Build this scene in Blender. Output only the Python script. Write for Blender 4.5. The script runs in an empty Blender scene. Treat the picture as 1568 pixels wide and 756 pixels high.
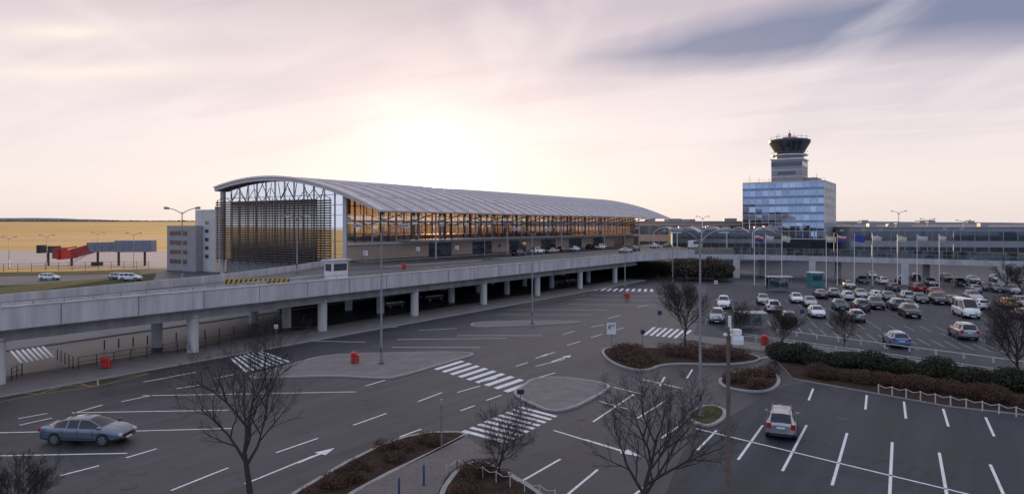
import bpy, math, random
import numpy as np
from mathutils import Vector, Matrix
R=random.Random(7)
F=1045.0; HY=345.0; CH=12.0
def G(px,py,z=0.0):
    """survey helper: plan position of a point at height z"""
    k=(CH-z)/(py-HY)
    return ((px-784.0)*k, F*k)
def PD(px,Y): return (px-784.0)*Y/F
D=(0.5504,0.8349); N=(-0.8349,0.5504); P0=(-37.6,50.0)
def T(s,p,z=None):
    x=P0[0]+D[0]*s+N[0]*p; y=P0[1]+D[1]*s+N[1]*p
    return (x,y) if z is None else (x,y,z)
HD=math.atan2(D[1],D[0])

# ------------------------------------------------------------ materials
def mat(name,col,rough=0.7,metal=0.0,var=0.15,scale=1.0,bump=0.0,bscale=20,spec=0.5,stretch=None,coat=0,emis=None):
    m=bpy.data.materials.new(name); m.use_nodes=True
    nt=m.node_tree; nd=nt.nodes; L=nt.links
    b=nd['Principled BSDF']
    b.inputs['Roughness'].default_value=rough; b.inputs['Metallic'].default_value=metal
    b.inputs['Specular IOR Level'].default_value=spec
    if coat: b.inputs['Coat Weight'].default_value=coat; b.inputs['Coat Roughness'].default_value=0.05
    g=nd.new('ShaderNodeNewGeometry'); mp=nd.new('ShaderNodeMapping')
    L.new(g.outputs['Position'],mp.inputs['Vector'])
    if stretch: mp.inputs['Scale'].default_value=stretch
    n=nd.new('ShaderNodeTexNoise'); n.inputs['Scale'].default_value=scale; n.inputs['Detail'].default_value=6; n.inputs['Roughness'].default_value=0.65
    L.new(mp.outputs[0],n.inputs['Vector'])
    r=nd.new('ShaderNodeValToRGB')
    r.color_ramp.elements[0].position=0.3; r.color_ramp.elements[1].position=0.7
    r.color_ramp.elements[0].color=(*[c*(1-var) for c in col],1); r.color_ramp.elements[1].color=(*[min(1,c*(1+var)) for c in col],1)
    L.new(n.outputs['Fac'],r.inputs[0]); L.new(r.outputs[0],b.inputs['Base Color'])
    if bump:
        n2=nd.new('ShaderNodeTexNoise'); n2.inputs['Scale'].default_value=bscale; n2.inputs['Detail'].default_value=4
        L.new(g.outputs['Position'],n2.inputs['Vector'])
        bp=nd.new('ShaderNodeBump'); bp.inputs['Strength'].default_value=bump; bp.inputs['Distance'].default_value=0.02
        L.new(n2.outputs['Fac'],bp.inputs['Height']); L.new(bp.outputs[0],b.inputs['Normal'])
    return m
def asphalt(name,col,rough=.50,spec=.5):
    m=mat(name,col,rough=rough,var=0.22,scale=0.10,bump=0.3,bscale=60,spec=spec)
    nt=m.node_tree; nd=nt.nodes; L=nt.links; b=nd['Principled BSDF']
    ramp=[n for n in nd if n.type=='VALTORGB'][0]; g=[n for n in nd if n.type=='NEW_GEOMETRY'][0]
    n=nd.new('ShaderNodeTexNoise'); n.inputs['Scale'].default_value=9; n.inputs['Detail'].default_value=8; n.inputs['Roughness'].default_value=0.8
    L.new(g.outputs['Position'],n.inputs['Vector'])
    mr=nd.new('ShaderNodeMapRange'); mr.inputs[1].default_value=0.3; mr.inputs[2].default_value=0.7; mr.inputs[3].default_value=0.65; mr.inputs[4].default_value=1.4
    L.new(n.outputs['Fac'],mr.inputs[0])
    mp=nd.new('ShaderNodeMapping'); mp.inputs['Rotation'].default_value=(0,0,-HD); L.new(g.outputs['Position'],mp.inputs['Vector'])
    mp2=nd.new('ShaderNodeMapping'); mp2.inputs['Scale'].default_value=(0.05,0.9,1); L.new(mp.outputs[0],mp2.inputs['Vector'])
    n3=nd.new('ShaderNodeTexNoise'); n3.inputs['Scale'].default_value=1.0; n3.inputs['Detail'].default_value=3; L.new(mp2.outputs[0],n3.inputs['Vector'])
    mr3=nd.new('ShaderNodeMapRange'); mr3.inputs[1].default_value=0.35; mr3.inputs[2].default_value=0.65; mr3.inputs[3].default_value=0.72; mr3.inputs[4].default_value=1.3
    L.new(n3.outputs['Fac'],mr3.inputs[0])
    v=nd.new('ShaderNodeTexVoronoi'); v.feature='DISTANCE_TO_EDGE'; v.inputs['Scale'].default_value=0.11
    nn=nd.new('ShaderNodeTexNoise'); nn.inputs['Scale'].default_value=0.6; L.new(g.outputs['Position'],nn.inputs['Vector'])
    mx=nd.new('ShaderNodeVectorMath'); mx.operation='MULTIPLY_ADD'; mx.inputs[1].default_value=(3,3,3); L.new(nn.outputs['Color'],mx.inputs[0]); L.new(g.outputs['Position'],mx.inputs[2])
    L.new(mx.outputs[0],v.inputs['Vector'])
    mr2=nd.new('ShaderNodeMapRange'); mr2.inputs[1].default_value=0.0; mr2.inputs[2].default_value=0.012; mr2.inputs[3].default_value=0.45; mr2.inputs[4].default_value=1.0
    L.new(v.outputs['Distance'],mr2.inputs[0])
    m1=nd.new('ShaderNodeMath'); m1.operation='MULTIPLY'; L.new(mr.outputs[0],m1.inputs[0]); L.new(mr2.outputs[0],m1.inputs[1])
    m2=nd.new('ShaderNodeMath'); m2.operation='MULTIPLY'; L.new(m1.outputs[0],m2.inputs[0]); L.new(mr3.outputs[0],m2.inputs[1])
    vm=nd.new('ShaderNodeVectorMath'); vm.operation='SCALE'; L.new(ramp.outputs[0],vm.inputs[0]); L.new(m2.outputs[0],vm.inputs['Scale'])
    L.new(vm.outputs[0],b.inputs['Base Color'])
    return m
def glass(name,tint,trans,rough=0.03,gl=(.85,.9,.95)):
    m=bpy.data.materials.new(name); m.use_nodes=True; nt=m.node_tree; nd=nt.nodes; L=nt.links
    nd.remove(nd['Principled BSDF']); out=nd['Material Output']
    t=nd.new('ShaderNodeBsdfTransparent'); t.inputs[0].default_value=(*tint,1)
    g=nd.new('ShaderNodeBsdfGlossy'); g.inputs['Roughness'].default_value=rough; g.inputs[0].default_value=(*gl,1)
    fr=nd.new('ShaderNodeFresnel'); fr.inputs[0].default_value=1.5
    mr=nd.new('ShaderNodeMapRange'); mr.inputs[3].default_value=1-trans; mr.inputs[4].default_value=1
    L.new(fr.outputs[0],mr.inputs[0]); mx=nd.new('ShaderNodeMixShader')
    L.new(mr.outputs[0],mx.inputs[0]); L.new(t.outputs[0],mx.inputs[1]); L.new(g.outputs[0],mx.inputs[2]); L.new(mx.outputs[0],out.inputs[0])
    return m
M={}
M['asph']=asphalt('asphalt',(0.033,0.033,0.040)); M['asph2']=asphalt('asphalt_parking',(0.026,0.029,0.040),.6,.4)
M['patch']=asphalt('asphalt_patch',(0.021,0.021,0.026)); M['deck']=asphalt('deck_asphalt',(0.095,0.088,0.09))
def worn(name,col,lo=.53,hi=.70):
    m=mat(name,col,rough=0.6,var=0.15,scale=3)
    nt=m.node_tree; nd=nt.nodes; L=nt.links; b=nd['Principled BSDF']
    g=[n for n in nd if n.type=='NEW_GEOMETRY'][0]; r=[n for n in nd if n.type=='VALTORGB'][0]
    n=nd.new('ShaderNodeTexNoise'); n.inputs['Scale'].default_value=6; n.inputs['Detail'].default_value=8; n.inputs['Roughness'].default_value=.75
    L.new(g.outputs['Position'],n.inputs['Vector'])
    mr=nd.new('ShaderNodeMapRange'); mr.inputs[1].default_value=lo; mr.inputs[2].default_value=hi; L.new(n.outputs['Fac'],mr.inputs[0])
    mx=nd.new('ShaderNodeMixRGB'); mx.inputs[2].default_value=(.08,.08,.09,1); L.new(mr.outputs[0],mx.inputs[0]); L.new(r.outputs[0],mx.inputs[1]); L.new(mx.outputs[0],b.inputs['Base Color'])
    return m
M['white_line']=worn('road_paint_white',(0.80,0.79,0.80)); M['yel_line']=worn('road_paint_yellow',(0.42,0.3,0.08)); M['faint_line']=worn('road_paint_faded',(0.34,0.34,0.37))
M['field']=mat('dry_grass',(0.62,0.38,0.13),rough=.95,var=.22,scale=0.012,spec=.1,stretch=(.3,1,1))
M['verge']=mat('verge_grass',(0.07,0.072,0.03),rough=.95,var=.35,scale=0.6,spec=.1,bump=.5)
M['apron']=mat('apron_concrete',(0.42,0.34,0.31),rough=.8,var=.14,scale=.06)
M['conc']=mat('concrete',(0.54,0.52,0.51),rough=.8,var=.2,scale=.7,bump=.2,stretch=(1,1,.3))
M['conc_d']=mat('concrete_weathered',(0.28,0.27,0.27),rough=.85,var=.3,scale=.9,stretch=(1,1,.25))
M['para']=mat('parapet_concrete',(0.48,0.46,0.47),rough=.75,var=.26,scale=1.0,stretch=(1,1,.12))
M['kerb']=mat('kerb_stone',(0.34,0.32,0.31),rough=.8,var=.15,scale=3)
M['pave']=mat('paving',(0.18,0.165,0.16),rough=.8,var=.2,scale=.7,bump=.3,bscale=12)
def brickpave():
    m=mat('block_paving',(0.22,0.19,0.18),rough=.85,var=.12,scale=1)
    nt=m.node_tree; nd=nt.nodes; L=nt.links; b=nd['Principled BSDF']; g=[n for n in nd if n.type=='NEW_GEOMETRY'][0]; r=[n for n in nd if n.type=='VALTORGB'][0]
    br=nd.new('ShaderNodeTexBrick'); br.inputs['Scale'].default_value=4; br.inputs['Color1'].default_value=(1,1,1,1); br.inputs['Color2'].default_value=(.7,.67,.65,1); br.inputs['Mortar'].default_value=(.35,.35,.35,1); br.inputs['Mortar Size'].default_value=.03
    mp=nd.new('ShaderNodeMapping'); mp.inputs['Rotation'].default_value=(0,0,.7); L.new(g.outputs['Position'],mp.inputs[0]); L.new(mp.outputs[0],br.inputs['Vector'])
    mx=nd.new('ShaderNodeMixRGB'); mx.blend_type='MULTIPLY'; mx.inputs[0].default_value=1; L.new(r.outputs[0],mx.inputs[1]); L.new(br.outputs['Color'],mx.inputs[2]); L.new(mx.outputs[0],b.inputs['Base Color']); return m
M['block']=brickpave()
M['soil']=mat('mulch_soil',(0.05,0.032,0.024),rough=.95,var=.45,scale=2.5,bump=.8,bscale=14,spec=.1)
M['steel']=mat('galvanised_steel',(0.24,0.24,0.25),rough=.45,metal=.5,var=.1,scale=2)
M['rust']=mat('brown_painted_steel',(0.13,0.095,0.08),rough=.6,metal=.2,var=.25,scale=4)
M['dsteel']=mat('dark_steel',(0.05,0.045,0.045),rough=.5,metal=.3,var=.2,scale=2)
M['slat']=mat('louvre_brown',(0.075,0.055,0.052),rough=.5,metal=.2,var=.2,scale=1)
M['white']=mat('white_paint',(0.75,0.74,0.73),rough=.4,var=.06,scale=1)
M['roofm']=mat('roof_rib_metal',(0.70,0.66,0.65),rough=.38,metal=.3,var=.1,scale=.4)
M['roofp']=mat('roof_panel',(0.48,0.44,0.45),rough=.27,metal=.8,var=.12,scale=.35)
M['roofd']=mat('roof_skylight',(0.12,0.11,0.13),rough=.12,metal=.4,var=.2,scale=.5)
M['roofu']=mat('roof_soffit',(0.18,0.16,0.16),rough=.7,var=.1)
M['beige']=mat('stone_cladding',(0.44,0.33,0.26),rough=.7,var=.1,scale=.7)
M['gclad']=mat('grey_cladding',(0.30,0.29,0.31),rough=.6,var=.12,scale=.5)
M['gclad2']=mat('light_cladding',(0.55,0.52,0.51),rough=.6,var=.1,scale=.4)
M['jet']=mat('jet_bridge_panel',(0.16,0.19,0.26),rough=.5,var=.15,scale=.4)
M['glassT']=glass('terminal_glass',(0.66,0.52,0.38),0.72)
M['glassE']=glass('end_wall_glass',(0.42,0.56,0.57),0.75)
M['glassE2']=glass('end_wall_glass_lower',(0.20,0.22,0.22),0.5,gl=(.62,.66,.68))
M['glassD']=mat('dark_glass',(0.03,0.04,0.045),rough=.05,var=.3,scale=.4,spec=.8)
M['glassR']=glass('railing_glass',(0.45,0.55,0.55),0.75)
M['win']=mat('window_glass',(0.05,0.06,0.075),rough=.06,var=.4,scale=.5,spec=.9)
M['red']=mat('red_paint',(0.55,0.035,0.02),rough=.4,var=.1)
M['dred']=mat('dark_red_paint',(0.28,0.03,0.03),rough=.5,var=.2)
M['black']=mat('black_plastic',(0.02,0.02,0.02),rough=.5,var=.2)
M['yellow']=mat('yellow_paint',(0.6,0.38,0.03),rough=.5,var=.1)
M['teal']=mat('teal_paint',(0.03,0.22,0.22),rough=.4,var=.1)
M['blue']=mat('blue_paint',(0.03,0.05,0.14),rough=.4,var=.1)
M['bark']=mat('bark',(0.042,0.032,0.028),rough=.9,var=.35,scale=4,bump=.6,bscale=30)
M['twig']=mat('twig_red_brown',(0.075,0.042,0.03),rough=.9,var=.4,scale=1.5)
M['hedge']=mat('hedge_leaf',(0.035,0.042,0.018),rough=.7,var=.5,scale=1.5)
M['dryleaf']=mat('dry_leaf',(0.11,0.055,0.033),rough=.85,var=.5,scale=1.2)
M['ever']=mat('evergreen_leaf',(0.028,0.034,0.018),rough=.8,var=.5,scale=1.0)
M['far']=mat('far_trees',(0.09,0.09,0.07),rough=.95,var=.4,scale=.02)
M['hill']=mat('far_hills',(0.30,0.28,0.31),rough=1,var=.12,scale=.003,spec=0)  # distance haze is put into this pale hill colour
M['tyre']=mat('tyre_rubber',(0.015,0.015,0.015),rough=.8,var=.2)
M['rim']=mat('alloy_rim',(0.45,0.45,0.47),rough=.25,metal=.9,var=.05)
M['cglass']=mat('car_glass',(0.012,0.014,0.018),rough=.03,var=.1,spec=.6)
M['lampw']=mat('headlamp_glass',(0.7,0.72,0.75),rough=.1,var=.05,spec=.9)
M['lampr']=mat('tail_lamp',(0.4,0.01,0.01),rough=.15,var=.1)
M['plate']=mat('number_plate',(0.7,0.7,0.68),rough=.4,var=.05)
PAINT={}
for k,c,me in [('silver',(.42,.43,.45),.7),('white',(.80,.80,.80),0),('black',(.015,.015,.018),.2),('blue',(.03,.08,.25),.4),('bluegrey',(.15,.175,.22),.65),('grey',(.11,.115,.125),.6),('red',(.35,.02,.015),.2),('yellow',(.7,.35,.02),.0),('navy',(.02,.03,.06),.3),('ltblue',(.15,.28,.5),.4)]:
    PAINT[k]=mat('car_paint_'+k,c,rough=.25,metal=me,var=.04,coat=1.0)

# ------------------------------------------------------------ mesh builder
class MB:
    def __init__(s): s.v=[];s.f=[];s.m=[];s.ms=[]
    def mi(s,m):
        m=M[m] if isinstance(m,str) else m
        if m not in s.ms: s.ms.append(m)
        return s.ms.index(m)
    def add(s,vs,fs,m):
        o=len(s.v); s.v.extend(vs); k=s.mi(m)
        for f in fs: s.f.append([i+o for i in f]); s.m.append(k)
    def box(s,c,d,m,ang=0.0):
        hx,hy,hz=d[0]/2,d[1]/2,d[2]/2; ca,sa=math.cos(ang),math.sin(ang); vs=[]
        for z in (-hz,hz):
            for x,y in ((-hx,-hy),(hx,-hy),(hx,hy),(-hx,hy)):
                vs.append((c[0]+x*ca-y*sa,c[1]+x*sa+y*ca,c[2]+z))
        s.add(vs,[(3,2,1,0),(4,5,6,7),(0,1,5,4),(1,2,6,5),(2,3,7,6),(3,0,4,7)],m)
    def beam(s,a,b,w,h,m):
        a=Vector(a);b=Vector(b);d=(b-a).normalized(); up=Vector((0,0,1))
        if abs(d.z)>.99: up=Vector((0,1,0))
        x=d.cross(up).normalized(); y=x.cross(d).normalized(); vs=[]
        for p in (a,b):
            for i,j in ((-1,-1),(1,-1),(1,1),(-1,1)): vs.append(tuple(p+x*(i*w/2)+y*(j*h/2)))
        s.add(vs,[(3,2,1,0),(4,5,6,7),(0,1,5,4),(1,2,6,5),(2,3,7,6),(3,0,4,7)],m)
    def poly(s,pts,z0,z1,m,mside=None):
        a=sum(pts[i][0]*pts[(i+1)%len(pts)][1]-pts[(i+1)%len(pts)][0]*pts[i][1] for i in range(len(pts)))
        if a<0: pts=pts[::-1]
        n=len(pts); s.add([(p[0],p[1],z1) for p in pts],[list(range(n))],m)
        if z1>z0:
            s.add([(p[0],p[1],z0) for p in pts]+[(p[0],p[1],z1) for p in pts],[(i,(i+1)%n,n+(i+1)%n,n+i) for i in range(n)],mside or m)
            s.add([(p[0],p[1],z0) for p in pts],[list(range(n))[::-1]],mside or m)
    def tube(s,path,rad,m,n=8,cap=True):
        path=[Vector(p) for p in path]
        if not hasattr(rad,'__len__'): rad=[rad]*len(path)
        vs=[];fs=[]
        for i,p in enumerate(path):
            d=(path[min(i+1,len(path)-1)]-path[max(i-1,0)]).normalized()
            up=Vector((0,0,1)) if abs(d.z)<.9 else Vector((1,0,0))
            x=d.cross(up).normalized(); y=x.cross(d)
            for k in range(n):
                a=2*math.pi*k/n; q=p+(x*math.cos(a)+y*math.sin(a))*rad[i]; vs.append((q.x,q.y,q.z))
        for i in range(len(path)-1):
            for k in range(n): fs.append((i*n+k,i*n+(k+1)%n,(i+1)*n+(k+1)%n,(i+1)*n+k))
        if cap: fs.append(list(range(n))[::-1]); fs.append([(len(path)-1)*n+k for k in range(n)])
        s.add(vs,fs,m)
    def lathe(s,c,prof,m,n=24,mats=None):
        vs=[]
        for r,z in prof:
            for k in range(n):
                a=2*math.pi*k/n; vs.append((c[0]+r*math.cos(a),c[1]+r*math.sin(a),c[2]+z))
        s.add(vs,[],m); o=len(s.v)-len(vs)
        for i in range(len(prof)-1):
            kk=s.mi(mats[i] if mats else m)
            for k in range(n): s.f.append([o+i*n+k,o+i*n+(k+1)%n,o+(i+1)*n+(k+1)%n,o+(i+1)*n+k]); s.m.append(kk)
        kk=s.mi(m)
        s.f.append([o+(len(prof)-1)*n+k for k in range(n)]); s.m.append(kk)
        s.f.append([o+k for k in range(n)][::-1]); s.m.append(kk)
    def mesh(s,name,smooth=None):
        me=bpy.data.meshes.new(name); me.from_pydata(s.v,[],s.f)
        for m in s.ms: me.materials.append(m)
        me.polygons.foreach_set('material_index',s.m)
        if smooth is not None:
            me.polygons.foreach_set('use_smooth',[True]*len(me.polygons)); me.set_sharp_from_angle(angle=math.radians(smooth))
        me.update(); return me
    def obj(s,name,loc=(0,0,0),rz=0,smooth=None,parent=None,scale=1):
        o=bpy.data.objects.new(name,s.mesh(name,smooth)); o.location=loc; o.rotation_euler=(0,0,rz); o.scale=(scale,)*3
        bpy.context.collection.objects.link(o)
        if parent: o.parent=parent
        return o
def empty(name):
    e=bpy.data.objects.new(name,None); bpy.context.collection.objects.link(e); return e
def chaikin(p,it=2):
    for _ in range(it):
        q=[]
        for i in range(len(p)):
            a=p[i]; b=p[(i+1)%len(p)]
            q.append((a[0]*.75+b[0]*.25,a[1]*.75+b[1]*.25)); q.append((a[0]*.25+b[0]*.75,a[1]*.25+b[1]*.75))
        p=q
    return p
def inset(p,d):
    a=sum(p[i][0]*p[(i+1)%len(p)][1]-p[(i+1)%len(p)][0]*p[i][1] for i in range(len(p)))
    if a<0: p=p[::-1]
    q=[];n=len(p)
    for i in range(n):
        e=Vector((p[(i+1)%n][0]-p[i-1][0],p[(i+1)%n][1]-p[i-1][1])).normalized()
        q.append((p[i][0]-e.y*d,p[i][1]+e.x*d))
    return q

# ------------------------------------------------------------ world / sun / camera
sc=bpy.context.scene
sun=Vector((-112/F,1,60/F)).normalized()
w=bpy.data.worlds.new("World"); sc.world=w; w.use_nodes=True
nt=w.node_tree; nd=nt.nodes; L=nt.links; bg=nd['Background']
tc=nd.new('ShaderNodeTexCoord'); sep=nd.new('ShaderNodeSeparateXYZ'); L.new(tc.outputs['Generated'],sep.inputs[0])
def mth(op,a,b=None,clamp=False):
    n=nd.new('ShaderNodeMath'); n.operation=op; n.use_clamp=clamp
    for i,x in enumerate((a,b)):
        if x is None: continue
        if isinstance(x,(int,float)): n.inputs[i].default_value=x
        else: L.new(x,n.inputs[i])
    return n.outputs[0]
def ramp(fac,els,interp='EASE'):
    r=nd.new('ShaderNodeValToRGB'); r.color_ramp.interpolation=interp; e=r.color_ramp.elements
    while len(e)<len(els): e.new(.5)
    for i,(p,c) in enumerate(els): e[i].position=p; e[i].color=(*c,1) if len(c)==3 else c
    L.new(fac,r.inputs[0]); return r.outputs[0]
def mixc(f,a,b,mode='MIX'):
    n=nd.new('ShaderNodeMixRGB'); n.blend_type=mode
    for i,x in enumerate((f,a,b)):
        if isinstance(x,(int,float)): n.inputs[i].default_value=x
        elif isinstance(x,tuple): n.inputs[i].default_value=(*x,1)
        else: L.new(x,n.inputs[i])
    return n.outputs[0]
X,Y_,Z=sep.outputs; zc=mth('MAXIMUM',Z,0.0)
base=ramp(zc,[(0,(.84,.73,.68)),(.05,(.90,.81,.78)),(.14,(.87,.78,.79)),(.22,(.76,.67,.71)),(.31,(.60,.52,.58)),(.55,(.52,.51,.60)),(1,(.70,.72,.84))],'LINEAR')
back=mth('MULTIPLY',mth('SUBTRACT',0.15,Y_),1.6,True)
base=mixc(back,base,(.50,.63,.92))
den=mth('ADD',zc,0.10)
cu=mth('DIVIDE',X,den); cv=mth('DIVIDE',Y_,den)
def cloud(sx,sy,scale,off,detail=5):
    cb=nd.new('ShaderNodeCombineXYZ'); L.new(mth('ADD',mth('MULTIPLY',mth('ADD',cu,mth('MULTIPLY',cv,.05)),sx),off),cb.inputs[0]); L.new(mth('MULTIPLY',cv,sy),cb.inputs[1])
    n=nd.new('ShaderNodeTexNoise'); n.inputs['Scale'].default_value=scale; n.inputs['Detail'].default_value=detail; n.inputs['Roughness'].default_value=.5; n.inputs['Distortion'].default_value=.35
    L.new(cb.outputs[0],n.inputs['Vector']); return n.outputs['Fac']
c1=cloud(1,.3,1.1,3.1); c2=cloud(1,.3,1.7,11.7)
cb=nd.new('ShaderNodeCombineXYZ'); q0=mth('ADD',cv,mth('MULTIPLY',cu,.54)); L.new(mth('MULTIPLY',q0,1.5),cb.inputs[0]); L.new(mth('MULTIPLY',cu,.45),cb.inputs[1])
n3=nd.new('ShaderNodeTexNoise'); n3.inputs['Scale'].default_value=1.6; n3.inputs['Detail'].default_value=6; n3.inputs['Distortion'].default_value=.5; L.new(cb.outputs[0],n3.inputs['Vector']); c3=n3.outputs['Fac']
elev=mth('MULTIPLY',mth('SUBTRACT',zc,.06),5.0,True)
f1=ramp(c1,[(.42,(0,0,0)),(.68,(1,1,1))])
right=mth('ADD',mth('MULTIPLY',mth('ADD',X,.1),.55,True),.20,True)
col=mixc(mth('MULTIPLY',mth('MULTIPLY',f1,elev),mth('MULTIPLY',right,.9)),base,(.30,.31,.44))
f3=ramp(c3,[(.46,(0,0,0)),(.64,(1,1,1))])
col=mixc(mth('MULTIPLY',mth('MULTIPLY',f3,elev),.30),col,(.44,.40,.52))
qq=mth('ABSOLUTE',mth('ADD',mth('SUBTRACT',q0,3.12),mth('MULTIPLY',mth('SUBTRACT',c1,.5),.9)))
wid=mth('ADD',.10,mth('MULTIPLY',mth('MAXIMUM',cu,0.0),.20))
bank=mth('SUBTRACT',1.0,mth('DIVIDE',qq,mth('MULTIPLY',wid,1.5)),True)
bank=mth('MULTIPLY',bank,mth('MULTIPLY',mth('SUBTRACT',cu,.1),1.3,True))
bank=mth('MULTIPLY',bank,1.4,True)
col=mixc(mth('MULTIPLY',bank,.88),col,(.17,.21,.35))
f2=ramp(c2,[(.50,(0,0,0)),(.70,(1,1,1))])
col=mixc(mth('MULTIPLY',mth('MULTIPLY',f2,elev),.5),col,(.95,.86,.86))
for (u0,v0,su,sv_,k) in ((-1.62,2.42,.22,.07,1.1),(-1.78,2.86,.42,.10,.9)):
    a_=mth('POWER',mth('ABSOLUTE',mth('DIVIDE',mth('ADD',mth('SUBTRACT',cu,u0),mth('MULTIPLY',mth('SUBTRACT',c2,.5),.6)),su)),2.0)
    v__=mth('SUBTRACT',mth('ADD',cv,mth('MULTIPLY',mth('SUBTRACT',c1,.5),.5)),v0)
    b_=mth('POWER',mth('ABSOLUTE',mth('DIVIDE',v__,sv_)),2.0)
    g_=mth('MULTIPLY',mth('DIVIDE',1.0,mth('ADD',1.0,mth('ADD',a_,b_))),k,True)
    col=mixc(g_,col,(.98,.86,.78))
vd=nd.new('ShaderNodeVectorMath'); vd.operation='DOT_PRODUCT'; L.new(tc.outputs['Generated'],vd.inputs[0]); vd.inputs[1].default_value=sun
dt=mth('MAXIMUM',vd.outputs['Value'],0.0)
def glow(n_,c,k):
    g_=mth('MULTIPLY',mth('POWER',dt,n_),k); v_=nd.new('ShaderNodeVectorMath'); v_.operation='SCALE'; v_.inputs[0].default_value=c; L.new(g_,v_.inputs['Scale']); return v_.outputs[0]
for n_,c,k in ((15000.,(1,.88,.66),60),(1500.,(1,.74,.42),2.6),(160.,(1,.76,.52),.34),(12.,(1,.80,.68),.10)):
    col=mixc(1.0,col,glow(n_,c,k),'ADD')
sky=nd.new('ShaderNodeTexSky'); sky.sky_type='NISHITA'; sky.sun_disc=False; sky.sun_elevation=math.asin(sun.z); sky.sun_rotation=math.atan2(sun.x,sun.y); sky.air_density=1; sky.dust_density=2
sv=nd.new('ShaderNodeVectorMath'); sv.operation='SCALE'; L.new(sky.outputs[0],sv.inputs[0]); sv.inputs['Scale'].default_value=.07
c8=nd.new('ShaderNodeVectorMath'); c8.operation='SCALE'; L.new(col,c8.inputs[0]); c8.inputs['Scale'].default_value=10.0
col=mixc(1.0,c8.outputs[0],sv.outputs[0],'ADD')
L.new(col,bg.inputs[0]); bg.inputs[1].default_value=.1
sl=bpy.data.lights.new('sun','SUN'); sl.energy=5.0; sl.angle=math.radians(.5); sl.color=(1,.70,.42)
so=bpy.data.objects.new('sun',sl); so.rotation_euler=sun.to_track_quat('Z','Y').to_euler(); bpy.context.collection.objects.link(so)
cam=bpy.data.cameras.new('camera'); co=bpy.data.objects.new('camera',cam); co.location=(0,0,CH); co.rotation_euler=(math.pi/2,0,0)
cam.sensor_width=36; cam.lens=24; cam.shift_y=-(377.5-HY)/1568; cam.clip_end=20000; cam.clip_start=.5
bpy.context.collection.objects.link(co); sc.camera=co
sc.view_settings.view_transform='Standard'; sc.view_settings.look='None'; sc.view_settings.exposure=0

# ------------------------------------------------------------ ground
def ground():
    xs=[-9000,-6000,-4000,-2500,-1500,-900,-500,-200,0,200,500,900,1500,2500,4000,6000,9000]
    ys=[-200,0,100,300,500,800,1200,1700,2300,3000,4000,6000,9000]
    b=MB(); vs=[]
    for y in ys:
        for x in xs:
            t=max(0,min(1,(y-700)/2000)); t=t*t*(3-2*t); l=max(.0,min(1,(-x+200)/1000))
            vs.append((x,y,-.03+t*(8+20*l)))
    fs=[(j*len(xs)+i,j*len(xs)+i+1,(j+1)*len(xs)+i+1,(j+1)*len(xs)+i) for j in range(len(ys)-1) for i in range(len(xs)-1)]
    b.add(vs,fs,'field'); b.obj('ground')
ground()
b=MB(); b.poly([(-160,-30),(420,-30),(420,240),(60,290),(-30,235),(-62,196),(-100,192),(-160,150)],0,0,'asph'); b.obj('asphalt_road')
b=MB(); b.poly([(-420,195),(-104,197),(-64,200),(-40,330),(-420,330)],0,0,'apron'); b.obj('airport_apron')
b=MB(); b.poly([(-900,560),(-60,560),(-60,600),(-900,600)],0.02,0.02,'apron'); b.poly([(-1500,1050),(-100,1050),(-100,1120),(-1500,1120)],2.0,2.0,'apron'); b.obj('taxiway')
lot=[G(1060,520),G(1085,432),(72,118),(150,100),(150,30),G(1568,575),G(1180,525)]
b=MB(); b.poly(lot,.006,.006,'asph2'); b.poly([G(1195,592),G(1230,585),G(1600,640),G(1700,800),G(1000,800),G(1060,655),G(1112,640)],.006,.006,'asph2'); b.obj('parking_surface')
b=MB()
for q in ([(520,690),(640,655),(655,668),(540,703)],[(150,600),(260,583),(268,590),(165,608)],[(880,560),(905,548),(935,552),(905,566)],[(250,640),(330,637),(325,648),(240,652)],[(620,540),(720,533),(724,537),(626,545)]):
    b.poly([G(*p) for p in q],.004,.004,'patch')
b.obj('asphalt_repair')
b=MB()
for px,py in ((198,744),(1002,575),(560,610),(890,640),(1290,640),(700,545),(330,615)):
    x,y=G(px,py); b.lathe((x,y,0.004),[(.36,0),(.36,.008),(.30,.009)],'dsteel',16)
b.obj('manhole_covers')
b=MB(); b.poly([G(-80,440),G(60,434),G(240,418),G(235,428),G(130,440),G(-80,462)],.005,.03,'verge'); b.poly([G(-80,417),G(215,414),G(215,418),G(-80,424)],.005,.03,'verge'); b.obj('grass_verge')
def ridge(name,y,h0,h1,m,seed,x0=-6000,x1=6000,n=220,z0=0,jag=.06):
    r=random.Random(seed); vs=[];ph=[r.uniform(0,6) for _ in range(6)]
    for i in range(n+1):
        t=i/n; x=x0+(x1-x0)*t; h=h0+(h1-h0)*t
        hh=h*(1+.18*math.sin(t*9+ph[0])+.1*math.sin(t*23+ph[1])+.05*math.sin(t*61+ph[2])+jag*r.uniform(-1,1))
        vs+= [(x,y,z0-5),(x,y+60,z0+hh)]
    b=MB(); b.add(vs,[(2*i,2*i+2,2*i+3,2*i+1) for i in range(n)],m); b.obj(name)
ridge('far_hills',5200,72,22,'hill',3,jag=.02)
ridge('distant_tree_line',2900,11,9,'far',5,-3400,-400,620,24,jag=.3)
ridge('distant_tree_line',1500,10,14,'far',8,350,1500,400,1,jag=.2)

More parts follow.
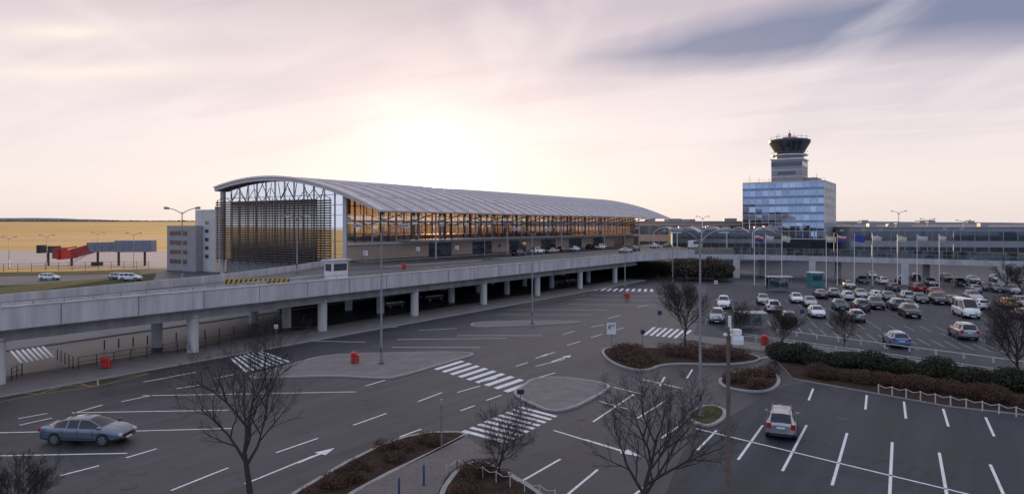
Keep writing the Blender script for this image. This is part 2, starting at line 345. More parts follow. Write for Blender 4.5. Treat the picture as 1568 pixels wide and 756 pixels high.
# ------------------------------------------------------------ markings
mk=MB()
def line(a,c,wd=.14,m='white_line',z=.008,zz=0):
    a=Vector(a);c=Vector(c);d=(c-a)
    if d.length<.01: return
    d.normalize(); n=Vector((-d.y,d.x))*wd/2
    mk.add([(*(a-n),z),(*(c-n),z),(*(c+n),z),(*(a+n),z)],[(0,1,2,3)],m)
def pl(x1,y1,x2,y2,wd=.14,m='white_line',z=.012): line(G(x1,y1),G(x2,y2),wd,m,z)
for s in [(-60,663,68,660),(205,659,355,655),(-60,698,195,693),(110,631,350,627),(218,605,545,599),(93,727,152,712),(193,700,240,686),(28,640,73,632),(30,650,80,639),
 (112,632,157,619),(186,614,235,604),(423,692,487,670),(541,650,592,632),(640,614,677,600),(262,750,350,715),(375,740,480,697),
 (270,594,305,589),(330,578,360,572),(220,584,300,569),(600,531,735,531),(608,519,775,517),(700,513,830,513),(640,505,700,502),(762,481,905,481),(780,473,930,474),
 (820,560,865,549),(825,577,850,570),(705,628,727,620),(700,600,735,590),(735,585,760,578),(745,612,768,604),(612,668,645,656),(830,545,850,538),(868,528,888,522),(905,516,922,511),(862,511,880,506),(905,500,925,496),(940,505,955,501),
 (880,457,1015,460),(905,451,1015,453),(870,465,1005,467),(925,446,1010,447),(790,560,808,554),(820,548,838,541),(560,590,590,581),(930,487,950,482),(975,470,992,466),
 (985,580,1045,594),(970,603,908,645),(1020,612,975,640),(1045,648,1012,670),(1097,658,1068,688),(848,658,975,697),(1065,655,1330,719),(1330,719,1530,767),(985,603,940,592),
 (1168,650,1130,703),(1235,650,1198,720),(1297,662,1274,742),(1366,676,1362,760),(1438,692,1452,770),(1516,710,1545,775),
 (1245,594,1238,612),(1327,604,1325,626),(1384,614,1387,640),(1444,625,1452,652),(1509,638,1522,667),(1052,578,1060,565),(1010,590,1018,576),
 (800,735,858,702),(868,757,915,718),(960,765,1000,735),(915,613,960,625),(440,500,610,500),(430,520,560,523)]:
    pl(*s)
for (x,y,x2,y2) in [(455,708,490,694),(895,672,955,690),(845,553,866,546),(1150,549,1185,545)]:
    a=Vector(G(x,y)); c=Vector(G(x2,y2)); d=(c-a).normalized(); n=Vector((-d.y,d.x))
    line(a,c,.2,z=.016); mk.add([(*(c+n*.4),.016),(*(c-n*.4),.016),(*(c+d*1.1),.016)],[(0,1,2)],'white_line')
def zebra(a0,a1,b0,b1,n,frac=.5):
    a0,a1,b0,b1=[Vector(G(*q)) for q in (a0,a1,b0,b1)]
    for i in range(n):
        t0=(i+.0)/(n-1+frac); t1=(i+frac)/(n-1+frac)
        p=[a0.lerp(b0,t0),a1.lerp(b1,t0),a1.lerp(b1,t1),a0.lerp(b0,t1)]
        mk.add([(*q,.012) for q in p],[(0,1,2,3)],'white_line')
zebra((664,564),(706,551),(778,600),(818,586),9)
zebra((797,621),(854,636),(706,660),(776,678),9)
zebra((352,548),(376,569),(400,536),(445,553),8)
zebra((12,533),(32,556),(64,526),(84,546),7)
zebra((308,484),(314,488),(405,467),(420,473),8)
zebra((1000,500),(985,512),(1060,505),(1045,518),7)
zebra((900,440),(890,444),(1000,442),(1000,446),12)
yl=[(-30,620,60,603),(60,603,150,590),(10,598,100,586),(100,586,230,571),(10,598,60,603),(60,590,150,590),(100,586,60,603),(150,578,150,590),(230,571,150,590),(100,579,140,592),(80,597,130,577)]
for s in yl: pl(*s,wd=.12,m='yel_line')
for i in range(9): pl(790+i*14,470-i*2.5,812+i*14,462-i*2.2,.12,'yel_line')
for i in range(6): pl(660+i*22,478-i*3,700+i*22,470-i*3,.12,'yel_line')

def island(name,px,top='pave',h=.13,kw=.25,it=2):
    p=chaikin([G(*q) for q in px],it)
    b=MB(); b.poly(p,0,h,'kerb'); b.poly(inset(p,kw),h-.01,h+.01,top); b.obj(name); return p
island('paved_traffic_island',[(355,582),(440,560),(490,545),(560,541),(745,538),(690,554),(610,578),(585,580),(500,575)])
island('paved_traffic_island',[(798,592),(815,579),(860,577),(938,588),(930,600),(856,637),(800,614),(783,602)])
island('median_kerb_island',[(716,499),(730,492),(885,491),(890,495),(740,501)])
pA=island('planting_bed',[(916,538),(935,531),(1010,533),(1120,536),(1180,550),(1120,560),(1020,556),(990,570),(940,560)],'soil')
pB=island('planting_bed',[(1103,576),(1150,562),(1192,572),(1197,590),(1170,602),(1120,597),(1098,588)],'soil')
pC=island('planting_bed',[(1048,634),(1080,619),(1112,626),(1114,640),(1088,656),(1055,646)],'verge')
pD=island('planting_bed',[(400,785),(560,690),(640,663),(722,662),(700,678),(560,745),(500,790)],'soil',it=1)
pE=island('planting_bed',[(660,790),(682,735),(720,705),(760,712),(850,770),(860,800)],'soil',it=1)
b=MB(); b.poly([G(500,790),G(560,747),G(712,668),G(752,700),G(722,703),G(684,728),G(655,790)],0,.13,'block','kerb'); b.obj('footpath')
b=MB(); b.poly([T(-30,-3),T(60,-2.2),T(100,-2.0),T(120,-1),T(120,4),T(-30,4)],0,.13,'pave','kerb'); b.poly([T(-30,14),T(60,22),T(120,24),T(120,38),T(70,38.5),T(-30,16.5)],0,.13,'pave','kerb'); b.obj('pavement')
b=MB(); b.poly([G(1050,512),G(1130,522),G(1330,548),G(1600,592),G(1600,600),G(1330,556),G(1120,532),G(1040,518)],0,.13,'pave','kerb'); b.obj('pavement')
bedH=[G(1185,548),G(1340,558),G(1620,604),G(1700,650),G(1450,622),G(1215,580)]
b=MB(); b.poly(bedH,0,.12,'soil','kerb'); b.obj('planting_bed')

# ------------------------------------------------------------ foliage masses
def leaves(name,centers,sizes,leaf,cnt,m,seed,m2=None,thin=.5):
    rg=np.random.default_rng(seed); vol=np.array([s[0]*s[1]*s[2] for s in sizes]); pr=vol/vol.sum()
    idx=rg.choice(len(centers),cnt,p=pr); C=np.array(centers)[idx]; S=np.array(sizes)[idx]
    d=rg.normal(size=(cnt,3)); d/=np.linalg.norm(d,axis=1)[:,None]; r=rg.random(cnt)**.45
    P=C+d*S*r[:,None]; P[:,2]=np.maximum(P[:,2],.15)
    a=rg.normal(size=(cnt,3)); a/=np.linalg.norm(a,axis=1)[:,None]; c=np.cross(a,rg.normal(size=(cnt,3))); c/=np.linalg.norm(c,axis=1)[:,None]
    l=leaf*rg.uniform(.6,1.4,cnt)[:,None]; wd=l*thin
    V=np.stack([P-a*l,P+c*wd,P+a*l,P-c*wd],1).reshape(-1,3)
    me=bpy.data.meshes.new(name); me.from_pydata(V.tolist(),[],(np.arange(cnt*4).reshape(-1,4)).tolist()); me.materials.append(M[m])
    if m2:
        me.materials.append(M[m2]); me.polygons.foreach_set('material_index',(rg.random(cnt)<.35).astype(int).tolist())
    o=bpy.data.objects.new(name,me); bpy.context.collection.objects.link(o); return o
def inpoly(p,poly):
    x,y=p; c=False; n=len(poly)
    for i in range(n):
        a=poly[i]; d=poly[i-1]
        if (a[1]>y)!=(d[1]>y) and x<(d[0]-a[0])*(y-a[1])/(d[1]-a[1])+a[0]: c=not c
    return c
def fillpts(poly,n,seed,ins=.3):
    r=random.Random(seed); q=inset(poly,ins); xs=[p[0] for p in q]; ys=[p[1] for p in q]; o=[]
    k=0
    while len(o)<n and k<20000:
        k+=1; p=(r.uniform(min(xs),max(xs)),r.uniform(min(ys),max(ys)))
        if inpoly(p,q): o.append(p)
    return o
def shrubs(name,poly,n,h,rad,cnt,m,seed,leaf=.09,m2=None,ins=.5):
    r=random.Random(seed+1); c=[];s=[]
    for p in fillpts(poly,n,seed,ins):
        hh=h*r.uniform(.6,1.1); rr=rad*r.uniform(.6,1.2); c.append((p[0],p[1],.1+hh*.5)); s.append((rr,rr,hh*.55))
    return leaves(name,c,s,leaf,cnt,m,seed,m2=m2,thin=.3)
shrubs('brown_shrub_bed',pA,26,1.1,1.3,15000,'dryleaf',11,.10,'twig',.9)
shrubs('brown_shrub_bed',pB,14,.8,.9,8000,'dryleaf',12,.09,'twig',.7)
shrubs('brown_shrub_bed',pD,26,.6,.5,12000,'dryleaf',13,.055,'twig',.6)
shrubs('brown_shrub_bed',pE,16,.7,.5,9000,'dryleaf',14,.055,'twig',.6)
def hedge(name,a,c,wd,h,m,seed,cnt,leaf,m2=None,thin=.5):
    r=random.Random(seed); a=Vector(a);c=Vector(c);L_=(c-a).length; n=int(L_/(wd*.45)); C=[];S=[]
    for i in range(n):
        p=a.lerp(c,(i+r.random())/n); hh=h*r.uniform(.75,1.15); C.append((p.x+r.uniform(-.2,.2)*wd,p.y+r.uniform(-.2,.2)*wd,hh*.5)); S.append((wd*.55,wd*.55,hh*.5))
    return leaves(name,C,S,leaf,cnt,m,seed,m2=m2,thin=thin)
hedge('evergreen_hedge',G(1190,552),G(1345,566),2.6,1.7,'hedge',21,20000,.09,'ever')
hedge('evergreen_hedge',G(1345,566),G(1640,612),2.6,1.6,'hedge',22,30000,.08,'ever')
hedge('brown_hedge',G(1225,574),G(1400,596),2.0,1.1,'dryleaf',23,18000,.08,'twig',.25)
hedge('brown_hedge',G(1400,596),G(1640,634),2.2,1.1,'dryleaf',24,22000,.08,'twig',.25)
for i,(px,Yd,h,r_) in enumerate([(1050,150,4.5,4.5),(1078,152,5,5),(1100,148,4.5,4)]):
    x=PD(px,Yd); r=random.Random(i); C=[(x+r.uniform(-.6,.6)*r_,Yd+r.uniform(-.5,.5)*r_,h*r.uniform(.3,.8)) for _ in range(9)]; S=[(r_*.45,r_*.45,h*.28)]*9
    leaves('evergreen_shrub',C,S,.25,3600,'ever',50+i,m2='dryleaf')

# ------------------------------------------------------------ bare trees
def tree(name,base,H,spread,seed,tr=.12,levels=4,dens=1.0,clear=.3,minr=.006,hf=.62,lf=.85):
    r=random.Random(seed); b=MB()
    def br(p,d,Ln,rad,lev):
        n=4 if lev<3 else 3; pts=[p]; dirs=[d]; dd=d
        if lev>=4: n=2
        for i in range(n):
            dd=(dd+Vector((r.gauss(0,.15),r.gauss(0,.15),r.gauss(.06,.08) if lev else 0))).normalized()
            pts.append(pts[-1]+dd*(Ln/n)); dirs.append(dd)
        rads=[max(minr*.7,rad*(1-.75*i/n)) for i in range(n+1)]
        b.tube(pts,rads,'bark',n=7 if lev==0 else (5 if lev<3 else 3),cap=False)
        if lev>=levels: return
        nc=int([9,8,6,5,4][lev]*dens)
        for k in range(nc):
            c0=clear if lev==0 else .2
            t=min(.999,c0+(1-c0)*(k+r.random())/nc); i=int(t*n); q=pts[i].lerp(pts[i+1],t*n-i); bd=dirs[i+1]
            a=(k*2.4+r.uniform(-.5,.5)); ax=bd.orthogonal().normalized(); ax.rotate(Matrix.Rotation(a,3,bd)); 
            sp=r.uniform(.6,1.0)*(spread if lev==0 else .85)
            cd=(bd+ax*sp+Vector((0,0,.12))).normalized()
            cl=Ln*([lf,.6,.55,.55,.5][lev])*(1.15-.45*t)*r.uniform(.75,1.15)
            br(q,cd,cl,rads[i]*.62,lev+1)
    br(Vector((base[0],base[1],0)),Vector((r.uniform(-.04,.04),r.uniform(-.04,.04),1)).normalized(),H*hf,tr,0)
    b.obj(name,smooth=60)
tree('bare_tree',(PD(385,29),29),7.4,1.15,3,.15,levels=5,dens=.95)
tree('bare_tree',(PD(978,26.5),26.5),6.2,1.3,8,.14,levels=5,dens=.95)
tree('bare_tree',(PD(762,32),32),4.1,.9,5,.06,dens=1.0)
tree('bare_tree',G(1050,536),6.9,.95,6,.12,minr=.009,levels=4,dens=1.25)
tree('bare_tree',G(1117,545),5.2,.9,9,.08,minr=.009,dens=1.1)
tree('bare_tree',G(1197,540),4.4,1.1,10,.07,minr=.009,dens=1.2)
tree('bare_tree',G(1292,543),4.2,1.0,12,.06,minr=.009,dens=1.1)
tree('bare_tree',G(1560,590),7.0,1.1,14,.12,minr=.009,dens=1.25)
tree('bare_tree',(PD(30,26),26),3.3,1.3,15,.06,dens=1.2)
for i,(px,Yd) in enumerate([(1540,122),(1566,118)]): tree('bare_tree',(PD(px,Yd),Yd),5.5,1.1,30+i,.12,minr=.018,levels=3,dens=1.2)
# ------------------------------------------------------------ viaduct
ZD=5.1
via=empty('elevated_road_viaduct')
near=[T(s,0) for s in (-60,-30,0,30,60,90,118)]+[(31,151),(36,157.5),(43,161.5),(52,160.5),(62,154.5),(96,129.5),(150,92)]
far=[(155,102),(102,138.5),(66,166),(58,175)]+[T(212,30),T(212,38.6),T(70,38.6),T(60,33),T(48,26),T(30,17.5),T(0,10),T(-60,9.5)]
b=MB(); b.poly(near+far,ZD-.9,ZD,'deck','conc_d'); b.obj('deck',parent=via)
def offs(path,d):
    q=[]
    for i,p in enumerate(path):
        a=path[max(i-1,0)]; c=path[min(i+1,len(path)-1)]; e=Vector((c[0]-a[0],c[1]-a[1])).normalized(); q.append((p[0]-e.y*d,p[1]+e.x*d))
    return q
def wallstrip(b,path,th,z0,z1,m):
    o1=path; o2=offs(path,th); n=len(path)
    vs=[(*p,z0) for p in o1]+[(*p,z1) for p in o1]+[(*p,z1) for p in o2]+[(*p,z0) for p in o2]
    fs=[]
    for i in range(n-1):
        for k in range(4):
            k2=(k+1)%4; fs.append((k*n+i,k*n+i+1,k2*n+i+1,k2*n+i))
    fs.append((0,n,2*n,3*n)); fs.append((n-1,4*n-1,3*n-1,2*n-1)); b.add(vs,fs,m)
b=MB()
nA=near[:10]
wallstrip(b,offs(nA,-.35),.32,ZD-.75,ZD+.9,'para')
wallstrip(b,offs(nA,-.42),.46,ZD+.9,ZD+1.0,'conc')
wallstrip(b,offs(near[10-1:],-.35),.3,ZD-.9,ZD+.12,'para')
farL=[T(-60,9.8),T(0,10.3),T(30,17.8),T(48,26.3),T(60,33.3),T(68,38.0)]
wallstrip(b,farL,.3,ZD-.9,ZD+.85,'para')
wallstrip(b,[T(-60,5.2),T(0,5.6),T(25,7.6),T(44,11)],.35,ZD,ZD+.55,'para')
for s in range(-56,118,6):
    b.beam(T(s,-.362,ZD-.7),T(s,-.362,ZD+.88),.035,.03,'dsteel')
b.obj('parapet',parent=via)
b=MB()
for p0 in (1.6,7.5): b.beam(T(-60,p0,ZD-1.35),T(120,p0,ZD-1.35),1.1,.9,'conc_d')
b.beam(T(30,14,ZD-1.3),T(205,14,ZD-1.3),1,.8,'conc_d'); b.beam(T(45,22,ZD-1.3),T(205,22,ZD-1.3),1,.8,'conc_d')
b.obj('girders',parent=via)
b=MB()
for i in range(-1,8):
    s=.5+i*15.6
    for p0 in (1.6,7.8)+((14,) if i>1 else ())+((22,30) if i>3 else ()):
        x,y=T(s,p0); b.lathe((x,y,0),[(.52,0),(.52,ZD-1.8),(.6,ZD-1.6),(.6,ZD-1.5)],'conc',n=20)
for x,y in [(40,154),(52,158),(66,150),(80,139),(94,131),(110,120),(60,164),(74,155),(88,145),(102,135)]:
    b.box((x,y,2.1),(1.3,.7,4.2),'conc',ang=-.6)
b.obj('pillars',smooth=40,parent=via)
b=MB(); rp=offs(nA,-.2)
b.tube([(p[0],p[1],ZD+1.3) for p in rp],.035,'steel',6)
for i in range(len(rp)-1):
    a=Vector(rp[i]);c=Vector(rp[i+1]);n=max(1,int((c-a).length/2))
    for k in range(n): p=a.lerp(c,k/n); b.box((p.x,p.y,ZD+1.14),(.05,.05,.3),'steel')
bp=offs(near[9:],-.15)
for i in range(len(bp)-1):
    a=Vector(bp[i]);c=Vector(bp[i+1]);n=max(1,int((c-a).length/1.9))
    for k in range(n):
        p=a.lerp(c,k/n);q=a.lerp(c,(k+1)/n); b.box((p.x,p.y,ZD+.95),(.08,.08,1.7),'steel')
        b.beam((p.x,p.y,ZD+.95),(q.x,q.y,ZD+.95),.03,1.5,'glassR')
    for zz in (.2,1.0,1.8): b.beam((a.x,a.y,ZD+zz),(c.x,c.y,ZD+zz),.07,.07,'steel')
b.obj('railings',parent=via)
for s0 in range(-20,110,9):
    line(T(s0,2.9),T(s0+4,2.9),.15,z=ZD+.006)
for p0,sa,sb in ((.6,-60,118),(5.0,-60,20),(16,40,150),(24,55,190),(34,80,200)):
    line(T(sa,p0),T(sb,p0),.15,z=ZD+.006)
mk.obj('road_markings')
b=MB()
for i,(s,p,l) in enumerate(((62,20,26),(95,20,30),(130,20,30))):
    q=[T(s,p),T(s+l,p),T(s+l,p+2.4),T(s,p+2.4)]; b.poly(q,ZD+.003,ZD+.15,'pave','kerb')
b.poly([T(72,35.5),T(206,35.5),T(206,38.5),T(72,38.5)],ZD+.003,ZD+.15,'pave','kerb')
b.obj('forecourt_pavement')
b=MB()
for s in range(60,212,6):
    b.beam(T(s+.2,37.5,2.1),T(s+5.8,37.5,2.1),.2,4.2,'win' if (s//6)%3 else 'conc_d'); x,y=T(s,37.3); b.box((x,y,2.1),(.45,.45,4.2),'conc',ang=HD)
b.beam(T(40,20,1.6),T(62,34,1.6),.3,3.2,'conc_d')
b.obj('lower_level_facade')

# ------------------------------------------------------------ terminal
ter=empty('airport_terminal')
S0,S1=70.0,208.0; PN,PF=39.0,77.7
def rz(p): return 22-.0064*(p-62)**2
R0,R1=68.3,212.0; E0,E1=28.0,78.4
b=MB(); NP=26
ps=[E0+(E1-E0)*i/NP for i in range(NP+1)]
vs=[];th=.75
for s in (R0,R1):
    for p in ps: vs.append(T(s,p,rz(p)))
    for p in ps:
        t=th*min(1,(p-E0)/5+.25); vs.append(T(s,p,rz(p)-t))
n=NP+1
b.add(vs,[(i,i+1,2*n+i+1,2*n+i) for i in range(NP)],'roofp')
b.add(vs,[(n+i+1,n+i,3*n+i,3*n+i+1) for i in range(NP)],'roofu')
b.add(vs,[(i+1,i,n+i,n+i+1) for i in range(NP)]+[(2*n+i,2*n+i+1,3*n+i+1,3*n+i) for i in range(NP)],'gclad2')
b.add(vs,[(0,2*n,3*n,n),(n-1,2*n-1,4*n-1,3*n-1)],'gclad2')
b.obj('roof_shell',parent=ter,smooth=30)
b=MB()
ns=32
for k in range(ns+1):
    s=R0+.2+(R1-R0-.4)*k/ns; wd=.36 if k not in (0,ns) else .9
    for i in range(NP):
        b.beam(T(s,ps[i],rz(ps[i])+.12),T(s,ps[i+1]+.05,rz(ps[i+1])+.12),wd,.34,'roofm')
    if 0<k<ns:
        for i in range(1,19):
            b.beam(T(s+1.15,ps[i],rz(ps[i])+.02),T(s+1.15,ps[i+1]+.03,rz(ps[i+1])+.02),.9,.05,'roofd')
b.beam(T(R0,ps[0],rz(ps[0])+.05),T(R1,ps[0],rz(ps[0])+.05),.9,.2,'gclad2')
for i in (4,9,14,19): b.beam(T(R0,ps[i],rz(ps[i])+.06),T(R1,ps[i],rz(ps[i])+.06),.18,.16,'roofm')
b.obj('roof_ribs',parent=ter)
b=MB()
def vquad(b,a,c,z0,z1a,z1c,m,z0c=None): b.add([(*a,z0),(*c,z0 if z0c is None else z0c),(*c,z1c),(*a,z1a)],[(0,1,2,3)],m)
zt=rz(PN)-.75
s=S0
while s<S1-.1:
    for za,zb in ((8.6,10.4),(10.4,12.2),(12.2,14),(14,15.8),(15.8,zt)):
        e=R.uniform(-.012,.012); f=R.uniform(-.012,.012); a=T(s,PN+e); c=T(min(s+2.3,S1),PN+f); a2=T(s,PN+e+R.uniform(-.01,.01)); 
        b.add([(*a,za),(*c,za),(*c,zb),(*a2,zb)],[(0,1,2,3)],'glassT')
    s+=2.3
vquad(b,T(S0,PF),T(S1,PF),6.2,rz(PF)-.75,rz(PF)-.75,'glassT')
for i in range(20):
    pa=PN+(PF-PN)*i/20; pc=PN+(PF-PN)*(i+1)/20
    vquad(b,T(S0,pa),T(S0,pc),5.0,17.0,17.0,'glassE2' if i>2 else 'glassE')
    vquad(b,T(S0,pa),T(S0,pc),17.0,rz(pa)-.76,rz(pc)-.76,'glassE')
    vquad(b,T(S1,pa),T(S1,pc),5.1,rz(pa)-.76,rz(pc)-.76,'glassT')
b.obj('glazing',parent=ter)
b=MB()
k=0; s=S0
while s<=S1:
    b.beam(T(s,PN-.12,8.6),T(s,PN-.12,zt),.22,.14,'gclad2' if k%3==0 else 'slat')
    b.beam(T(s,PF+.1,5.2),T(s,PF+.1,rz(PF)-.8),.2,.12,'dsteel')
    s+=2.3; k+=1
for z in (10.4,12.2,14.0,15.8): b.beam(T(S0,PN-.15,z),T(S1,PN-.15,z),.12,.12,'slat')
b.beam(T(S0,PN-.4,8.5),T(S1,PN-.4,8.5),1.0,.5,'gclad2')
b.beam(T(S0,PN-.3,12.9),T(S1,PN-.3,12.9),.5,.3,'gclad2')
for i in range(14):
    p=PN+(PF-PN)*i/13; b.beam(T(S0-.12,p,0),T(S0-.12,p,rz(p)-.78),.14,.12,'steel')
for z in (6.5,9,11.5,14,16,18):
    b.beam(T(S0-.14,PN+.3,z),T(S0-.14,PF,z),.1,.1,'steel')
for p in (PN,PF): b.beam(T(S0-.2,p,0),T(S0-.2,p,rz(p)-.8),.7,.7,'gclad2')
b.obj('mullions',parent=ter)
b=MB()
z=5.0
while z<17.2:
    b.beam(T(S0-1.9,PN+6.2,z),T(S0-1.9,PF-.3,z),.34,.28,'slat'); z+=.50
for i in range(13):
    p=PN+6.2+(PF-.3-PN-6.2)*i/12; b.beam(T(S0-1.65,p,4),T(S0-1.65,p,17.6),.14,.14,'dsteel')
    if i%2==0: b.beam(T(S0-1.6,p,17.4),T(S0-.2,p,rz(p)-2.2),.1,.1,'dsteel')
    if i%3==1:
        b.beam(T(S0-1.7,p,17.4),T(S0-1.0,p-1.6,rz(p)-1.0),.12,.12,'dsteel'); b.beam(T(S0-1.7,p,17.4),T(S0-1.0,p+1.6,rz(p)-1.0),.12,.12,'dsteel')
b.obj('louvre_screen',parent=ter)
b=MB()
s=S0
i=0
while s<S1-1:
    m='beige' if (i%4 in (0,1) or i<4) else 'win'
    b.beam(T(s+.03,PN+.0,6.85),T(s+3.97,PN+.0,6.85),.4,3.1,m)
    s+=4; i+=1
for s in range(76,208,9):
    b.beam(T(s,38.7,12.2),T(s,29.0,rz(29)-.5),.14,.22,'gclad2'); b.beam(T(s,38.7,15.8),T(s,33.5,rz(33.5)-.9),.1,.14,'gclad2')
for s in range(90,208,27):
    x,y=T(s,33.5); b.tube([(x,y,ZD),(x,y,rz(33.5)-.8)],.16,'gclad2',10)
b.beam(T(S0+14,PN-2,9.0),T(S1-4,PN-2,9.0),3.6,.25,'gclad2')
b.obj('entrance_base',parent=ter)
b=MB()
b.poly([T(S0+.3,PN+.3),T(S1-.3,PN+.3),T(S1-.3,PF-.3),T(S0+.3,PF-.3)],4.6,5.06,'pave')
b.poly([T(S0+4,PN+16),T(S1-8,PN+16),T(S1-8,PF-2),T(S0+4,PF-2)],9.2,9.7,'gclad')
for s in range(76,206,12):
    for p in (PN+8,PN+20,PN+31):
        x,y=T(s,p); b.tube([(x,y,5.06),(x,y,rz(p)-1)],.35,'gclad2',8)
for s in range(80,200,14): x,y=T(s,PN+22); b.box((x,y,7.1),(8,6,4.0),'beige',ang=HD)
x,y=T(S0+9,PN+24); b.box((x,y,9.8),(5,25,9.4),'gclad',ang=HD)  # block added behind the end glazing to darken the interior
b.poly([T(S0+.5,PN+.5),T(S1-.5,PN+.5),T(S1-.5,PF-.5),T(S0+.5,PF-.5)],0,4.5,'gclad')
b.obj('interior',parent=ter)
ax=empty('grey_annex_building')
b=MB()
def blk(b,px,py,wn,wd,h,m,z0=0):
    c=G(px,py); q=[c,(c[0]+N[0]*wn,c[1]+N[1]*wn),(c[0]+N[0]*wn+D[0]*wd,c[1]+N[1]*wn+D[1]*wd),(c[0]+D[0]*wd,c[1]+D[1]*wd)]
    b.poly(q,z0,h,m); return c
c=blk(b,330,416,9,14,16.2,'gclad2'); c2=blk(b,300,415.5,13.5,12,12.0,'gclad')
b.obj('walls',parent=ax)
b=MB()
for zz in (2.5,5,7.5,10):
    b.beam((c2[0]+N[0]*4-D[0]*.03,c2[1]+N[1]*4-D[1]*.03,zz),(c2[0]+N[0]*12-D[0]*.03,c2[1]+N[1]*12-D[1]*.03,zz),.12,1.1,'win')
for zz in (4,6.2,8.4,10.6,12.8):
    b.beam((c[0]-N[0]*.03+D[0]*8,c[1]-N[1]*.03+D[1]*8,zz),(c[0]-N[0]*.03+D[0]*12,c[1]-N[1]*.03+D[1]*12,zz),.1,.8,'win')
    b.beam((c[0]+N[0]*3-D[0]*.03,c[1]+N[1]*3-D[1]*.03,zz),(c[0]+N[0]*4.5-D[0]*.03,c[1]+N[1]*4.5-D[1]*.03,zz),.1,.9,'win')
b.obj('windows',parent=ax)
b=MB()
for off,s_,h in ((2,3,.8),(5,8,.6)): b.box((c[0]+N[0]*off+D[0]*s_,c[1]+N[1]*off+D[1]*s_,16.2+h/2),(2.5,2,h),'steel',ang=HD)
b.obj('roof_plant',parent=ax)
jb=empty('jet_bridge'); YJ=205
def J(px,z,dy=0): return (PD(px,YJ+dy),YJ+dy,z)
b=MB()
b.beam(J(236,5.9),J(180,5.8),3,3.4,'jet'); b.beam(J(182,5.7),J(137,5.5),2.7,2.9,'jet'); b.beam(J(236,7.65),J(180,7.55),3.1,.15,'gclad2')
for k in range(9):
    x=228-k*10.5; b.beam(J(x,4.3,-1.6),J(x,7.1,-1.6),.12,.12,'gclad')
    b.beam(J(x,4.3,-1.6),J(x-10,7.0,-1.6),.1,.1,'gclad')
b.obj('tunnel',parent=jb)
b=MB(); b.beam(J(140,5.1),J(112,3.6),2.9,2.5,'dred'); b.beam(J(114,3.6),J(92,3.1),3.0,2.6,'red'); b.box(J(92,3.8),(2,4.0,3.2),'dred'); b.box(J(76,4.9),(5,3,2.0),'dsteel'); b.box(J(64,5.0),(1,3.2,2.4),'black'); b.beam(J(118,5.8,-1.6),J(90,4.8,-1.6),.15,.4,'red')
b.obj('cab',parent=jb)
b=MB()
for px in (222,182,150,110,74): b.beam(J(px,0),J(px,4.4),.5,.5,'dsteel')
b.beam(J(155,.6),J(143,.6),2.2,1.1,'black')
for k in range(10): b.beam(J(135-k*3,3.4-k*.33,-2),J(132-k*3,3.4-k*.33,-2),.8,.12,'steel')
b.beam(J(135,4.3,-2.4),J(105,1.0,-2.4),.08,.08,'steel'); b.obj('supports',parent=jb)

# ------------------------------------------------------------ control tower
ct=empty('control_tower_building')
Bc=(114.3,250.0); L1,L2=29.2,27.0; Z0,Z1=7.0,28.4
def C(u,v,z=None):
    x=Bc[0]+N[0]*u+D[0]*v; y=Bc[1]+N[1]*u+D[1]*v
    return (x,y) if z is None else (x,y,z)
b=MB(); b.poly([C(0,0),C(L1,0),C(L1,L2),C(0,L2)],Z0,Z1,'gclad','glassD'); b.poly([C(-1,-1),C(L1+6,-1),C(L1+6,L2),C(-1,L2)],0,Z0-.02,'gclad','glassD')
b.poly([C(3,3),C(12,3),C(12,14),C(3,14)],Z1,Z1+1.6,'gclad'); b.obj('block',parent=ct)
b=MB()
GB=[mat('tower_pane_%d'%i,c_,rough=.03,metal=.95,var=.15,scale=.3) for i,c_ in enumerate(((.34,.40,.50),(.28,.34,.44),(.44,.50,.58),(.15,.19,.27)))]
for side,Ln,nb in ((0,L1,12),(1,L2,11)):
    for i in range(nb):
        for k in range(7):
            for h0,h1 in ((0,.31),(.31,1)):
                za=Z0+(Z1-Z0)*(k+h0)/7; zb=Z0+(Z1-Z0)*(k+h1)/7; e=[-.04+R.uniform(-.014,.014) for _ in range(4)]
                u0,u1=Ln*i/nb,Ln*(i+1)/nb
                P=[(u0,e[0],za),(u1,e[1],za),(u1,e[2],zb),(u0,e[0]+e[2]-e[1],zb)]
                g_=GB[3] if h1<.5 else GB[R.choice((0,0,0,1,1,2))]
                b.add([C(a,c_,z) if side==0 else C(c_,a,z) for a,c_,z in P],[(3,2,1,0) if side==0 else (0,1,2,3)],g_)
b.obj('glass_panes',parent=ct)
b=MB()
for i in range(13):
    b.beam(C(L1*i/12,-.08,Z0),C(L1*i/12,-.08,Z1),.13,.16,'gclad2')
for i in range(12): b.beam(C(-.08,L2*i/11,Z0),C(-.08,L2*i/11,Z1),.16,.13,'gclad2')
for k in range(8):
    z=Z0+(Z1-Z0)*k/7
    b.beam(C(L1,-.1,z),C(0,-.1,z),.2,.18 if k%7 else .6,'gclad2'); b.beam(C(-.1,0,z),C(-.1,L2,z),.2,.18 if k%7 else .6,'gclad2')
b.obj('curtain_wall_frames',parent=ct)
b=MB()
for u in range(0,30,3): b.beam(C(u,.4,Z1),C(u,.4,Z1+1.1),.06,.06,'steel')
b.beam(C(0,.4,Z1+1.1),C(L1,.4,Z1+1.1),.06,.06,'steel')
for u,v,h in ((27,2,3.4),(24,4,2.4),(20,3,1.8),(3,3,3),(5,8,2.2)): b.tube([C(u,v,Z1),C(u,v,Z1+h)],.06,'dsteel',5)
b.obj('roof_rail',parent=ct)
TX,TY=PD(1209,262),262
b=MB(); b.box((TX,TY,(Z1+37)/2),(11,11,37-Z1),'gclad',ang=HD)
for z in (30.5,33.0): b.box((TX,TY,z),(11.1,11.1,.35),'conc',ang=HD)
b.box((TX,TY,35.2),(11.12,11.12,1.6),'win',ang=HD); b.box((TX,TY,37.1),(11.8,11.8,.4),'white',ang=HD)
